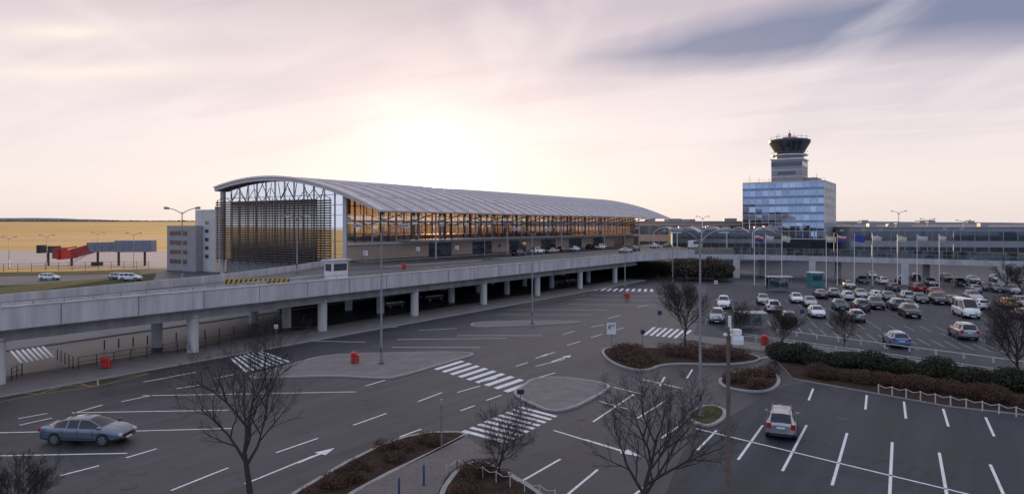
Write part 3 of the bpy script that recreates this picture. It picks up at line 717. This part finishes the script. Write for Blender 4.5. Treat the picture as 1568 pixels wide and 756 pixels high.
b.box((TX,TY,31.8),(11.08,6.5,1.2),'win',ang=HD)
b.obj('shaft',parent=ct)
b=MB()
b.lathe((TX,TY,37.3),[(5.0,0),(5.0,1.3),(6.6,1.35),(6.6,1.75),(5.1,1.8),(5.1,2.6),(7.3,6.4),(7.5,6.45),(7.5,7.3),(6.6,7.6),(6.0,7.6)],'dsteel',n=20,
  mats=['gclad','gclad','white','gclad','dsteel','glassD','dsteel','dsteel','dsteel','gclad'])
for k in range(20):
    a=2*math.pi*k/20; b.beam((TX+5.15*math.cos(a),TY+5.15*math.sin(a),39.9),(TX+7.35*math.cos(a),TY+7.35*math.sin(a),43.7),.14,.14,'steel')
b.lathe((TX,TY,44.9),[(2.8,0),(2.8,.9),(1.4,1.0)],'gclad',n=12)
for r_,zz in ((6.7,39.8),(7.1,45.6)):
    pts=[(TX+r_*math.cos(2*math.pi*k/24),TY+r_*math.sin(2*math.pi*k/24),zz) for k in range(25)]; b.tube(pts,.06,'steel',5)
    for q in pts[::2]: b.beam((q[0],q[1],zz-1.0),q,.06,.06,'steel')
b.tube([(TX,TY,45.8),(TX,TY,47.4)],.55,'red',8); b.tube([(TX,TY,47.4),(TX,TY,48.6)],.08,'dsteel',5)
for dx,dy,h in ((-5,0,2),(-3.5,2,2.8),(4.5,0,2.2),(5.5,-2,1.6),(3,3,3)): b.tube([(TX+dx,TY+dy,44.9),(TX+dx,TY+dy,44.9+h)],.06,'dsteel',5)
b.obj('control_cab',parent=ct,smooth=30)

# ------------------------------------------------------------ background buildings (right)
def longbld(name,x0,y0,x1,y1,dep,h,m,band='win',bays=20,z0=0,fl=3,wf=.55):
    e=empty(name); a=Vector((x0,y0));c=Vector((x1,y1));d=(c-a).normalized(); n=Vector((-d.y,d.x))
    b=MB(); b.poly([tuple(a),tuple(c),tuple(c+n*dep),tuple(a+n*dep)],z0,h,m); b.poly([tuple(a-n*.3),tuple(c-n*.3),tuple(c+n*(dep+.3)),tuple(a+n*(dep+.3))],h,h+.45,'gclad'); b.obj('walls',parent=e)
    b=MB(); Ln=(c-a).length
    for f in range(fl):
        zz=z0+(h-z0)*(f+.5)/fl; hh=(h-z0)/fl*wf
        for i in range(bays):
            p=a+d*(Ln*(i+.04)/bays)-n*.04; q=a+d*(Ln*(i+.96)/bays)-n*.04
            b.beam((p.x,p.y,zz),(q.x,q.y,zz),.1,hh,band)
    b.obj('windows',parent=e)
    b=MB(); r=random.Random(bays)
    for i in range(9):
        p=a+d*Ln*r.uniform(.05,.95)+n*r.uniform(3,dep-3); b.box((p.x,p.y,h+1.0),(r.uniform(2,6),r.uniform(2,4),r.uniform(.8,1.6)),'gclad',ang=math.atan2(d.y,d.x))
    b.obj('roof_plant',parent=e)
longbld('cargo_hall_building',122,246,300,215,26,11.2,'gclad',bays=40,fl=2,wf=.6)
longbld('office_building',168,185,260,150,22,7.6,'conc_d',bays=24,fl=2,wf=.7)
longbld('pier_building',132,300,330,300,30,12.8,'gclad2',bays=30,fl=2)
longbld('connector_building',56,238,92,232,22,10.2,'conc_d',bays=14,fl=3)
longbld('connector_building',52,300,100,290,24,13.5,'beige',bays=12,fl=2)
b=MB()
for k in range(5):
    x0=46+k*7.0; y0=222-k*3; pr=[]
    for i in range(9):
        t=i/8; pr.append((x0+7.0*t,y0,10.0+1.6*math.sin(math.pi*t)))
    vs=[(p[0],p[1],p[2]) for p in pr]+[(p[0]+5,p[1]+14,p[2]) for p in pr]+[(p[0],p[1],p[2]-.3) for p in pr]
    b.add(vs,[(i,i+1,9+i+1,9+i) for i in range(8)]+[(i,i+1,18+i+1,18+i) for i in range(8)],'gclad2'); b.tube([(x0,y0,5),(x0,y0,10)],.2,'gclad2',8)
b.obj('vaulted_canopy')

# ------------------------------------------------------------ street lamps
def lamp(px,py,top_z,z0=0,arms=2,al=1.75,ang=None,rad=.1,xy=None):
    x,y=xy or G(px,py,z0); a=ang if ang is not None else -.15
    b=MB(); H=top_z-z0
    b.tube([(0,0,0),(0,0,.9),(0,0,1.0),(0,0,H*.98)],[rad*1.35,rad*1.3,rad,rad*.55],'steel',10)
    for sg in ((-1,1) if arms==2 else (1,)):
        pts=[(0,0,H*.95),(sg*al*.3,0,H-.12),(sg*al*.7,0,H+.15),(sg*al,0,H+.25)]
        b.tube(pts,[rad*.5]*4,'steel',6)
        b.tube([(sg*(al-.05),0,H+.25),(sg*(al+.15),0,H+.28),(sg*(al+.6),0,H+.32),(sg*(al+.75),0,H+.3)],[.06,.15,.16,.05],'gclad',8)
        b.box((sg*(al+.35),0,H+.15),(.6,.2,.05),'lampw')
    b.box((0,-rad*1.1,1.2),(.12,.05,.4),'dsteel'); b.lathe((0,0,0),[(.28,0),(.28,.06),(.18,.08)],'dsteel',12)
    b.obj('street_lamp',loc=(x,y,z0+(.13 if z0==0 else 0)),rz=a,smooth=40)
lamp(584,558,11.6); lamp(1072,640,11.3,ang=.05,al=1.15); lamp(815,497,11.2); lamp(279,430,13.9,ZD); lamp(455,418,13.2,ZD,arms=2,al=1.2)
lamp(957,452,11.2); lamp(1335,440,10.8,al=1.2); lamp(1277,432,10.6,al=1.2); lamp(1460,440,11.0,al=1.2); lamp(742,392,12.3,ZD,al=1.2); lamp(1030,436,10.6,al=1.2)
for px,Yd,tz in ((1376,230,16.5),(1475,240,13.5),(1076,250,15),(1305,235,13),(1420,240,14),(1148,240,14)): lamp(0,0,tz,0,xy=(PD(px,Yd),Yd),al=1.8,rad=.16)
lamp(205,405,9.5,0,xy=(PD(205,195),195)); lamp(152,405,9.5,0,xy=(PD(150,215),215)); lamp(75,405,9.0,0,xy=(PD(72,190),190)); lamp(14,400,8.5,xy=(PD(14,190),190))
b=MB(); Yp=22; xp=PD(1115,Yp)
b.tube([(0,0,0),(0,0,4.2),(0,0,4.25),(0,0,8.75)],[.085,.085,.07,.06],'rust',12)
b.box((0,0,8.5),(.3,.08,.08),'white'); b.box((.24,-.05,8.35),(.34,.42,.26),'white'); b.box((.24,-.27,8.30),(.28,.04,.16),'lampw'); b.tube([(.05,0,8.6),(.05,0,9.1)],.05,'white',8); b.box((.26,-.02,8.60),(.24,.3,.14),'white'); b.box((0,-.10,6.5),(.10,.04,.3),'rust')
b.obj('camera_mast',loc=(xp,Yp,0),smooth=40)

# ------------------------------------------------------------ bins, signs, bollards, railings
def bin_(px,py,z=0.13,s=.85):
    x,y=G(px,py,z); b=MB()
    b.box((0,0,.05),(.5,.42,.1),'black'); b.box((0,0,.55),(.6,.5,.9),'red'); b.lathe((0,0,1.0),[(.36,0),(.34,.08),(.2,.16)],'red',12); b.box((0,-.255,.72),(.34,.02,.14),'black'); b.box((0,-.255,.35),(.3,.02,.3),'dred'); b.box((.42,.05,.45),(.22,.36,.7),'red')
    b.obj('red_litter_bin',loc=(x,y,z),rz=.2,scale=s)
for p in ((160,563),(542,555),(1170,527),(960,457)): bin_(*p)
bin_(618,412,ZD)
def sign(px,py,h,w_,hh,m='white',z=0,ang=0,two=False):
    x,y=G(px,py,z); b=MB(); b.tube([(0,0,0),(0,0,h)],.035,'steel',8)
    b.box((0,-.05,h-hh/2),(w_,.03,hh),m); b.box((0,-.07,h-hh/2),(w_*.8,.012,hh*.08),'black'); b.box((0,-.07,h-hh*.3),(w_*.7,.012,hh*.07),'black'); b.box((-w_*.2,-.07,h-hh*.72),(w_*.3,.012,hh*.2),'black')
    if two: b.box((0,-.05,h-hh-.25),(w_,.03,.4),m)
    b.obj('traffic_sign',loc=(x,y,z),rz=ang)
sign(936,530,2.4,.9,.7,two=True); sign(984,536,2.0,.4,.4,'dsteel'); sign(797,642,1.9,.45,.3,'dsteel'); sign(1010,507,2.4,.5,.5,'blue'); sign(1096,452,2.6,.6,.6); sign(1228,505,2.4,.5,.5,'blue'); sign(1345,470,2.4,.4,.4); sign(423,530,2.2,.4,.4)
for q in ((560,410),(640,400),(700,397),(765,392)): sign(*q,2.8,.7,.7,'blue' if q[0]%20 else 'white',z=ZD)
b=MB(); b.tube([(0,0,0),(0,0,2.6)],.045,'steel',8); b.box((0,0,2.55),(.14,.14,.25),'gclad'); b.obj('marker_post',loc=(*G(676,690),.1))
def bollard(px,py,m='black',h=.95,r_=.05):
    b=MB(); b.lathe((0,0,0),[(r_*1.4,0),(r_*1.4,.04),(r_,.06),(r_,h-.05),(r_*.6,h)],m,10); b.obj('bollard',loc=(*G(px,py),.13),smooth=40)
for p in ((611,768),(649,746)): bollard(*p,m='blue')
for i in range(12): bollard(160+i*22,536-i*2.5,'dsteel',.9,.06)
def railing(name,a,c,h,m,step,rails,z=.13,sag=0,wd=.05):
    a=Vector(a);c=Vector(c);n=max(1,round((c-a).length/step)); b=MB()
    for i in range(n+1):
        p=a.lerp(c,i/n); b.box((p.x,p.y,z+h/2),(wd,wd,h),m)
        if i<n:
            q=a.lerp(c,(i+1)/n)
            for rr in rails: b.tube([(p.x,p.y,z+rr),((p.x+q.x)/2,(p.y+q.y)/2,z+rr-sag),(q.x,q.y,z+rr)],wd*.4,m,5)
    b.obj(name)
railing('metal_railing',G(88,553),G(112,566),1,'dsteel',1.2,(1,.6,.3)); railing('metal_railing',G(120,567),G(355,528),1,'dsteel',1.5,(1,.6,.3)); railing('metal_railing',G(18,585),G(34,577),1,'dsteel',1,(1,.6,.3))
railing('chain_fence',G(1345,604),G(1640,655),.65,'gclad2',.9,(.6,),sag=.14,wd=.06); railing('chain_fence',G(700,722),G(850,772),.55,'gclad2',.8,(.5,),sag=.12,wd=.04); railing('chain_fence',G(684,732),G(700,722),.55,'gclad2',.8,(.5,),sag=.12,wd=.04)
railing('guard_rail',G(1130,521),G(1620,594),.75,'gclad2',2.0,(.7,.5),wd=.09); railing('guard_rail',G(1190,512),G(1620,570),.5,'conc',2.2,(.45,),wd=.12)
b=MB(); a=G(1200,531); c=G(1600,588); b.beam((*a,.3),(*c,.3),.25,.5,'conc'); b.obj('low_wall')
railing('metal_railing',G(-20,470),G(230,442),1.1,'dsteel',2.5,(1.05,.5))
railing('perimeter_fence',G(-60,418),G(228,412),2.2,'dsteel',3,(2.1,1.4,.7),wd=.08)
fc=[((.6,.6,.65),(.5,.03,.04),(.03,.06,.3)),((.65,.6,.3),(.65,.64,.6),(.5,.4,.35)),((.04,.08,.35),)*3,((.65,.65,.65),(.55,.5,.5),(.4,.3,.3))]
fm=[[mat('flag_%d_%d'%(i,j),c_,rough=.8,var=.05) for j,c_ in enumerate(t)] for i,t in enumerate(fc)]
for i,(px,k) in enumerate([(1155,0),(1172,3),(1197,1),(1282,0),(1308,2),(1336,3),(1374,1),(1404,3),(1438,3),(1265,1)]):
    Yd=138-i*.5; b=MB(); b.tube([(0,0,0),(0,0,10.2)],[.09,.05],'white',8); b.lathe((0,0,10.2),[(.09,0),(.12,.08),(.03,.16)],'white',8)
    vs=[];nx,nz=8,6; r=random.Random(i); ph=r.random()*6
    for a_ in range(nx+1):
        for z_ in range(nz+1):
            t=a_/nx; vs.append((.08+1.9*t,.25*math.sin(t*6+ph)*t+.05*z_*t,10.0-1.2*z_/nz-.25*t*t+.06*math.sin(t*7+ph)))
    for z_ in range(nz): b.add(vs,[(a_*(nz+1)+z_,(a_+1)*(nz+1)+z_,(a_+1)*(nz+1)+z_+1,a_*(nz+1)+z_+1) for a_ in range(nx)],fm[k][z_//2])
    b.obj('flagpole_with_flag',loc=(PD(px,Yd),Yd,0),rz=r.uniform(-.3,.3))
b=MB(); b.box((0,0,.1),(4.2,2.2,.2),'kerb'); b.box((0,0,1.3),(2.6,1.5,2.2),'white'); b.box((0,-.77,1.6),(2.2,.03,.9),'win'); b.box((-1.32,0,1.6),(.03,1.1,.9),'win'); b.box((0,0,2.5),(3.2,2.1,.2),'gclad2'); b.box((2,0,.7),(.12,.12,1.2),'red'); b.box((2.3,0,2.2),(.1,.1,1.3),'steel'); b.obj('toll_booth',loc=(*G(515,427,ZD),ZD),rz=HD)
b=MB()
for i in range(7):
    x,y=i*1.05,0; b.box((x,y,.5),(1.0,.12,.55),'yellow')
    for k in range(2): b.add([(x-.4+k*.5,y-.065,.24),(x-.2+k*.5,y-.065,.24),(x+.0+k*.5,y-.065,.76),(x-.2+k*.5,y-.065,.76)],[(0,1,2,3)],'black')
    b.box((x,y,.13),(.1,.5,.22),'black')
b.obj('hazard_barrier',loc=(*G(350,437,ZD),ZD),rz=.2)
def shelter(px,py,wd,dp,h,m='steel',ang=-.1,name='trolley_shelter'):
    b=MB()
    for x in (-wd/2,0,wd/2):
        for y in (-dp/2,dp/2): b.tube([(x,y,0),(x,y,h)],.05,m,6)
    b.box((0,0,h+.08),(wd+.5,dp+.5,.14),'gclad2'); b.box((0,dp/2-.06,h*.5),(wd-.1,.02,h*.8),'glassR'); b.box((-wd/2+.06,0,h*.5),(.02,dp-.1,h*.8),'glassR'); b.box((0,dp/2-.3,.45),(wd*.8,.35,.06),m)
    b.obj(name,loc=(*G(px,py),.1),rz=ang)
shelter(1148,502,3.0,1.3,1.7); shelter(1192,445,4,1.8,2.5)
b=MB(); b.box((0,0,1.3),(2.4,2.0,2.6),'teal'); b.box((0,-1.01,1.6),(1.9,.03,1.1),'win'); b.box((0,0,2.7),(2.7,2.3,.2),'white'); b.obj('ticket_kiosk',loc=(*G(1248,437),0))

# ------------------------------------------------------------ cars
KIND={
 'sedan':dict(W=1.86,wx=(-1.42,1.45),r=.335,S=[(-2.42,.74,.42,.80,.84,.60,0,0),(-2.36,.83,.30,.95,1.0,.66,0,0),(-2.05,.90,.26,.97,1.04,.68,0,0),(-1.82,.92,.25,.97,1.07,.66,0,1),(-1.5,.93,.22,.96,1.24,.60,1,1),(-1.12,.93,.20,.95,1.38,.55,1,0),(-.80,.93,.20,.95,1.43,.55,0,0),(-.72,.93,.20,.94,1.44,.555,1,0),(-.1,.93,.20,.93,1.46,.56,0,0),(-.03,.93,.20,.93,1.46,.56,1,0),(.45,.93,.20,.92,1.43,.55,1,1),(.9,.93,.22,.92,1.21,.61,1,1),(1.28,.93,.22,.92,1.02,.70,0,0),(1.4,.93,.23,.91,.99,.72,0,0),(1.9,.91,.25,.84,.93,.70,0,0),(2.25,.85,.26,.72,.80,.62,0,0),(2.40,.76,.30,.62,.68,.55,0,0),(2.45,.68,.35,.55,.58,.50,0,0)]),
 'suv':dict(W=1.86,wx=(-1.35,1.42),r=.37,S=[(-2.28,.78,.45,.9,.95,.62,0,0),(-2.24,.86,.32,1.05,1.12,.68,0,1),(-2.08,.90,.30,1.08,1.50,.62,0,1),(-1.95,.92,.28,1.08,1.64,.60,1,0),(-1.1,.93,.25,1.07,1.70,.62,0,0),(-1.0,.93,.25,1.07,1.70,.62,1,0),(-.2,.93,.25,1.06,1.71,.62,0,0),(-.1,.93,.25,1.06,1.71,.62,1,0),(.45,.93,.25,1.05,1.65,.61,1,1),(1.05,.93,.27,1.04,1.16,.70,0,0),(1.2,.93,.28,1.02,1.10,.74,0,0),(1.9,.90,.30,.94,1.02,.72,0,0),(2.2,.82,.34,.76,.84,.62,0,0),(2.28,.72,.4,.62,.66,.55,0,0)]),
 'hatch':dict(W=1.76,wx=(-1.22,1.27),r=.31,S=[(-2.0,.74,.42,.85,.9,.58,0,0),(-1.97,.81,.30,.97,1.03,.64,0,1),(-1.78,.85,.26,.99,1.30,.58,0,1),(-1.6,.87,.24,.99,1.42,.56,1,0),(-.95,.88,.22,.97,1.48,.57,0,0),(-.85,.88,.22,.97,1.48,.57,1,0),(-.15,.88,.22,.95,1.50,.58,0,0),(-.05,.88,.22,.95,1.50,.58,1,0),(.45,.88,.22,.94,1.44,.57,1,1),(1.15,.88,.24,.93,1.03,.66,0,0),(1.25,.87,.24,.92,.98,.68,0,0),(1.75,.83,.27,.78,.86,.62,0,0),(1.95,.74,.32,.62,.68,.55,0,0),(2.02,.64,.38,.55,.58,.5,0,0)]),
 'van':dict(W=2.0,wx=(-1.7,1.65),r=.36,S=[(-2.7,.86,.45,1.15,2.2,.80,0,0),(-2.66,.94,.32,1.2,2.42,.80,1,0),(-1.5,1.0,.28,1.2,2.45,.80,0,0),(-1.4,1.0,.28,1.2,2.45,.80,1,0),(-.1,1.0,.28,1.2,2.45,.80,0,0),(0,1.0,.28,1.2,2.45,.80,1,0),(1.1,1.0,.28,1.15,2.38,.76,1,1),(1.95,.98,.3,1.12,1.35,.80,0,0),(2.1,.97,.32,1.1,1.25,.80,0,0),(2.55,.92,.34,.95,1.05,.72,0,0),(2.7,.8,.4,.7,.75,.6,0,0)])}
cache={}
def carmesh(kind,col):
    if (kind,col) in cache: return cache[(kind,col)]
    K=KIND[kind]; S=K['S']; P=PAINT[col]; b=MB()
    def half(s_):
        x,w_,zb,be,tp,wr=s_[:6]; h=tp-be; w1=w_*.93; L_=lambda t:w1+(wr-w1)*t
        return [(0,zb),(w_*.88,zb),(w_*.985,zb+.1),(w_,zb+(be-zb)*.55),(w_*.985,be-.07),(w_*.955,be),(L_(.08),be+.06*h),(L_(.90),be+.86*h),(wr*.94,be+.96*h),(wr*.6,tp),(0,tp+.02)]
    H=[half(s_) for s_ in S]; nh=len(H[0])
    for sg in (1,-1):
        vs=[(S[i][0],sg*y,z) for i in range(len(S)) for (y,z) in H[i]]
        fp=[];fg=[];fk=[]
        for i in range(len(S)-1):
            for k in range(nh-1):
                f=(i*nh+k,(i+1)*nh+k,(i+1)*nh+k+1,i*nh+k+1)
                if sg>0: f=f[::-1]
                if k<=1: fk.append(f)
                elif k==6 and S[i][6]: fg.append(f)
                elif k>=8 and S[i][7]: fg.append(f)
                else: fp.append(f)
        e0=list(range(nh)); e1=[(len(S)-1)*nh+k for k in range(nh)]
        fp.append(e0 if sg>0 else e0[::-1]); fp.append(e1[::-1] if sg>0 else e1)
        o=len(b.v); b.v.extend(vs)
        for fl,m in ((fp,P),(fg,'cglass'),(fk,'black')):
            kk=b.mi(m)
            for f in fl: b.f.append([q+o for q in f]); b.m.append(kk)
    W=K['W']/2; r_=K['r']
    for wx in K['wx']:
        for sg in (1,-1):
            n=20
            def ring(rad,y): return [(wx+rad*math.cos(2*math.pi*k/n),sg*y,r_+rad*math.sin(2*math.pi*k/n)) for k in range(n)]
            def disc(rad,y,m):
                v=ring(rad,y); b.add(v,[list(range(n)) if sg<0 else list(range(n))[::-1]],m)
            def cyl(rad,y0,y1,m): b.add(ring(rad,y0)+ring(rad,y1),[(k,(k+1)%n,n+(k+1)%n,n+k) for k in range(n)],m)
            disc(r_+.065,W+.003,'black'); cyl(r_+.065,W-.12,W+.003,'black')
            disc(r_,W+.015,'tyre'); cyl(r_,W-.2,W+.015,'tyre'); disc(r_*.7,W+.02,'black')
            for k in range(7):
                a=2*math.pi*k/7; ca,sa=math.cos(a),math.sin(a); w2=.035
                q=[(wx+ca*.03-sa*w2,sg*(W+.026),r_+sa*.03+ca*w2),(wx+ca*r_*.68-sa*w2,sg*(W+.026),r_+sa*r_*.68+ca*w2),(wx+ca*r_*.68+sa*w2,sg*(W+.026),r_+sa*r_*.68-ca*w2),(wx+ca*.03+sa*w2,sg*(W+.026),r_+sa*.03-ca*w2)]
                b.add(q,[(0,1,2,3)],'rim')
            v1=ring(r_*.72,W+.024); v2=ring(r_*.64,W+.024); b.add(v1+v2,[(k,(k+1)%n,n+(k+1)%n,n+k) for k in range(n)],'rim')
    x0,x1=S[0][0],S[-1][0]; zb=S[0][3]
    for sg in (1,-1):
        b.box((x1-.16,sg*S[-2][1]*.80,S[-1][3]+.07),(.26,.34,.13),'lampw',ang=-sg*.35)
        b.box((x0+.04,sg*S[1][1]*.83,zb+.02),(.14,.26,.18 if kind!='suv' else .32),'lampr',ang=sg*.2)
        b.box((S[-6][0] if kind!='van' else 1.5,sg*(W+.06),S[5][3]+.08),(.16,.18,.13),P)
        b.box((-.2,sg*(W+.003),.40),(2.0,.012,.03),'black'); b.box((-.1,sg*(W*.985),S[6][3]-.13),(.18,.03,.03),'rim'); b.box((-1.0,sg*(W*.985),S[6][3]-.13),(.18,.03,.03),'rim')
        for dx in (-.95,-.05,.85): b.box((dx,sg*(W+.0),.62),(.012,.012,.5),'black')
    b.box((x1,0,.52),(.05,.9,.16),'black'); b.box((x1+.01,0,.36),(.04,.5,.11),'plate')
    b.box((x0-.01,0,.72 if kind!='suv' else .82),(.05,.5,.11),'plate'); b.box((x0+.02,0,.38),(.12,1.35,.16),'black')
    if kind=='suv':
        for sg in (1,-1): b.tube([(-1.7,sg*.56,1.75),(-.6,sg*.57,1.78),(.3,sg*.56,1.75)],.02,'steel',6)
    me=b.mesh(kind+'_'+col,smooth=38); cache[(kind,col)]=me; return me
def car(px,py,kind,col,head,z=0,name='parked_car',xy=None,sc_=1):
    x,y=xy or G(px,py,z); o=bpy.data.objects.new(name,carmesh(kind,col)); o.location=(x,y,z+.008); o.rotation_euler=(0,0,head); o.scale=(sc_,)*3; bpy.context.collection.objects.link(o)
car(136,674,'sedan','bluegrey',-.06,name='sedan_car',sc_=.95)
bay=math.atan2(7.2,4.2)
car(1197,659,'suv','silver',math.radians(67),name='suv_car',sc_=.88)
lm=MB()
cars=[(1098,492,'suv','silver'),(1108,470,'suv','white'),(1168,464,'hatch','silver'),(1183,476,'suv','white'),(1207,493,'hatch','black'),(1219,462,'hatch','white'),(1240,468,'hatch','silver'),(1250,484,'hatch','white'),(1256,455,'sedan','grey'),(1275,453,'hatch','silver'),(1286,473,'hatch','navy'),(1296,458,'hatch','white'),(1310,490,'hatch','silver'),(1317,474,'suv','grey'),(1317,455,'hatch','silver'),(1340,471,'suv','black'),(1340,457,'hatch','white'),(1360,459,'hatch','grey'),(1372,473,'suv','bluegrey'),(1372,528,'hatch','ltblue'),(1390,473,'sedan','silver'),(1392,484,'suv','black'),(1408,462,'hatch','grey'),(1387,460,'suv','silver'),(1435,464,'suv','navy'),(1458,466,'hatch','grey'),(1479,484,'van','white'),(1474,516,'suv','silver'),(1489,460,'suv','silver'),(1500,472,'hatch','white'),(1508,444,'hatch','black'),(1524,446,'hatch','grey'),(1541,470,'hatch','yellow'),(1566,470,'suv','silver'),(1566,488,'hatch','grey'),(1548,448,'sedan','silver'),(1425,436,'hatch','silver'),(1470,436,'hatch','grey'),(1380,432,'hatch','silver'),(1350,434,'hatch','white'),(1320,432,'sedan','navy'),(1404,446,'suv','red'),(1433,452,'hatch','red'),(1366,444,'hatch','grey'),(1300,440,'hatch','silver'),(1490,432,'hatch','white'),(1450,430,'suv','navy'),(1525,430,'hatch','silver'),(1560,432,'hatch','navy'),(1400,428,'hatch','grey'),(1335,425,'hatch','silver'),(1490,447,'hatch','silver')]
r=random.Random(4)
for px,py,k,c_ in cars:
    hd=bay+.25+(math.pi if r.random()<.6 else 0)+r.uniform(-.03,.03); x,y=G(px,py)
    car(px,py,k,c_,hd)
    d=Vector((math.cos(hd),math.sin(hd))); n=Vector((-d.y,d.x))
    for sg in (-1,1):
        a=Vector((x,y))+n*1.32*sg-d*2.5; e=Vector((x,y))+n*1.32*sg+d*2.5; nn=n*.05
        lm.add([(*(a-nn),.014),(*(e-nn),.014),(*(e+nn),.014),(*(a+nn),.014)],[(0,1,2,3)],'faint_line')
for i in range(16):
    for (px0,py0,px1,py1) in ((1230,510,1540,540),(1180,498,1560,512)):
        a=Vector(G(px0,py0)).lerp(Vector(G(px1,py1)),i/15); d=Vector((math.cos(bay+.25),math.sin(bay+.25))); n=Vector((-d.y,d.x))*.05; e=a+d*4.6
        lm.add([(*(a-n),.02),(*(a+n),.02),(*(e+n),.02),(*(e-n),.02)],[(0,1,2,3)],'faint_line')
lm.obj('parking_bay_markings')
for px,py,k,c_ in [(823,388,'suv','white'),(795,391,'hatch','navy'),(845,387,'sedan','silver'),(862,385,'hatch','grey'),(880,384,'hatch','white'),(920,381,'suv','white'),(958,387,'sedan','silver'),(972,384,'hatch','grey'),(1002,379,'hatch','white'),(1022,378,'hatch','silver'),(905,381,'hatch','black'),(1062,380,'van','white')]:
    car(px,py,k,c_,HD+r.uniform(-.05,.05),ZD)
for px,py,k,c_ in [(200,429,'suv','white'),(183,427,'hatch','silver'),(76,428,'hatch','white'),(600,470,'hatch','grey'),(660,460,'suv','black'),(850,436,'hatch','navy'),(870,434,'suv','grey')]:
    car(px,py,k,c_,HD if px>400 else .1)
print('objects',len(bpy.data.objects),'polys',sum(len(m.polygons) for m in bpy.data.meshes))
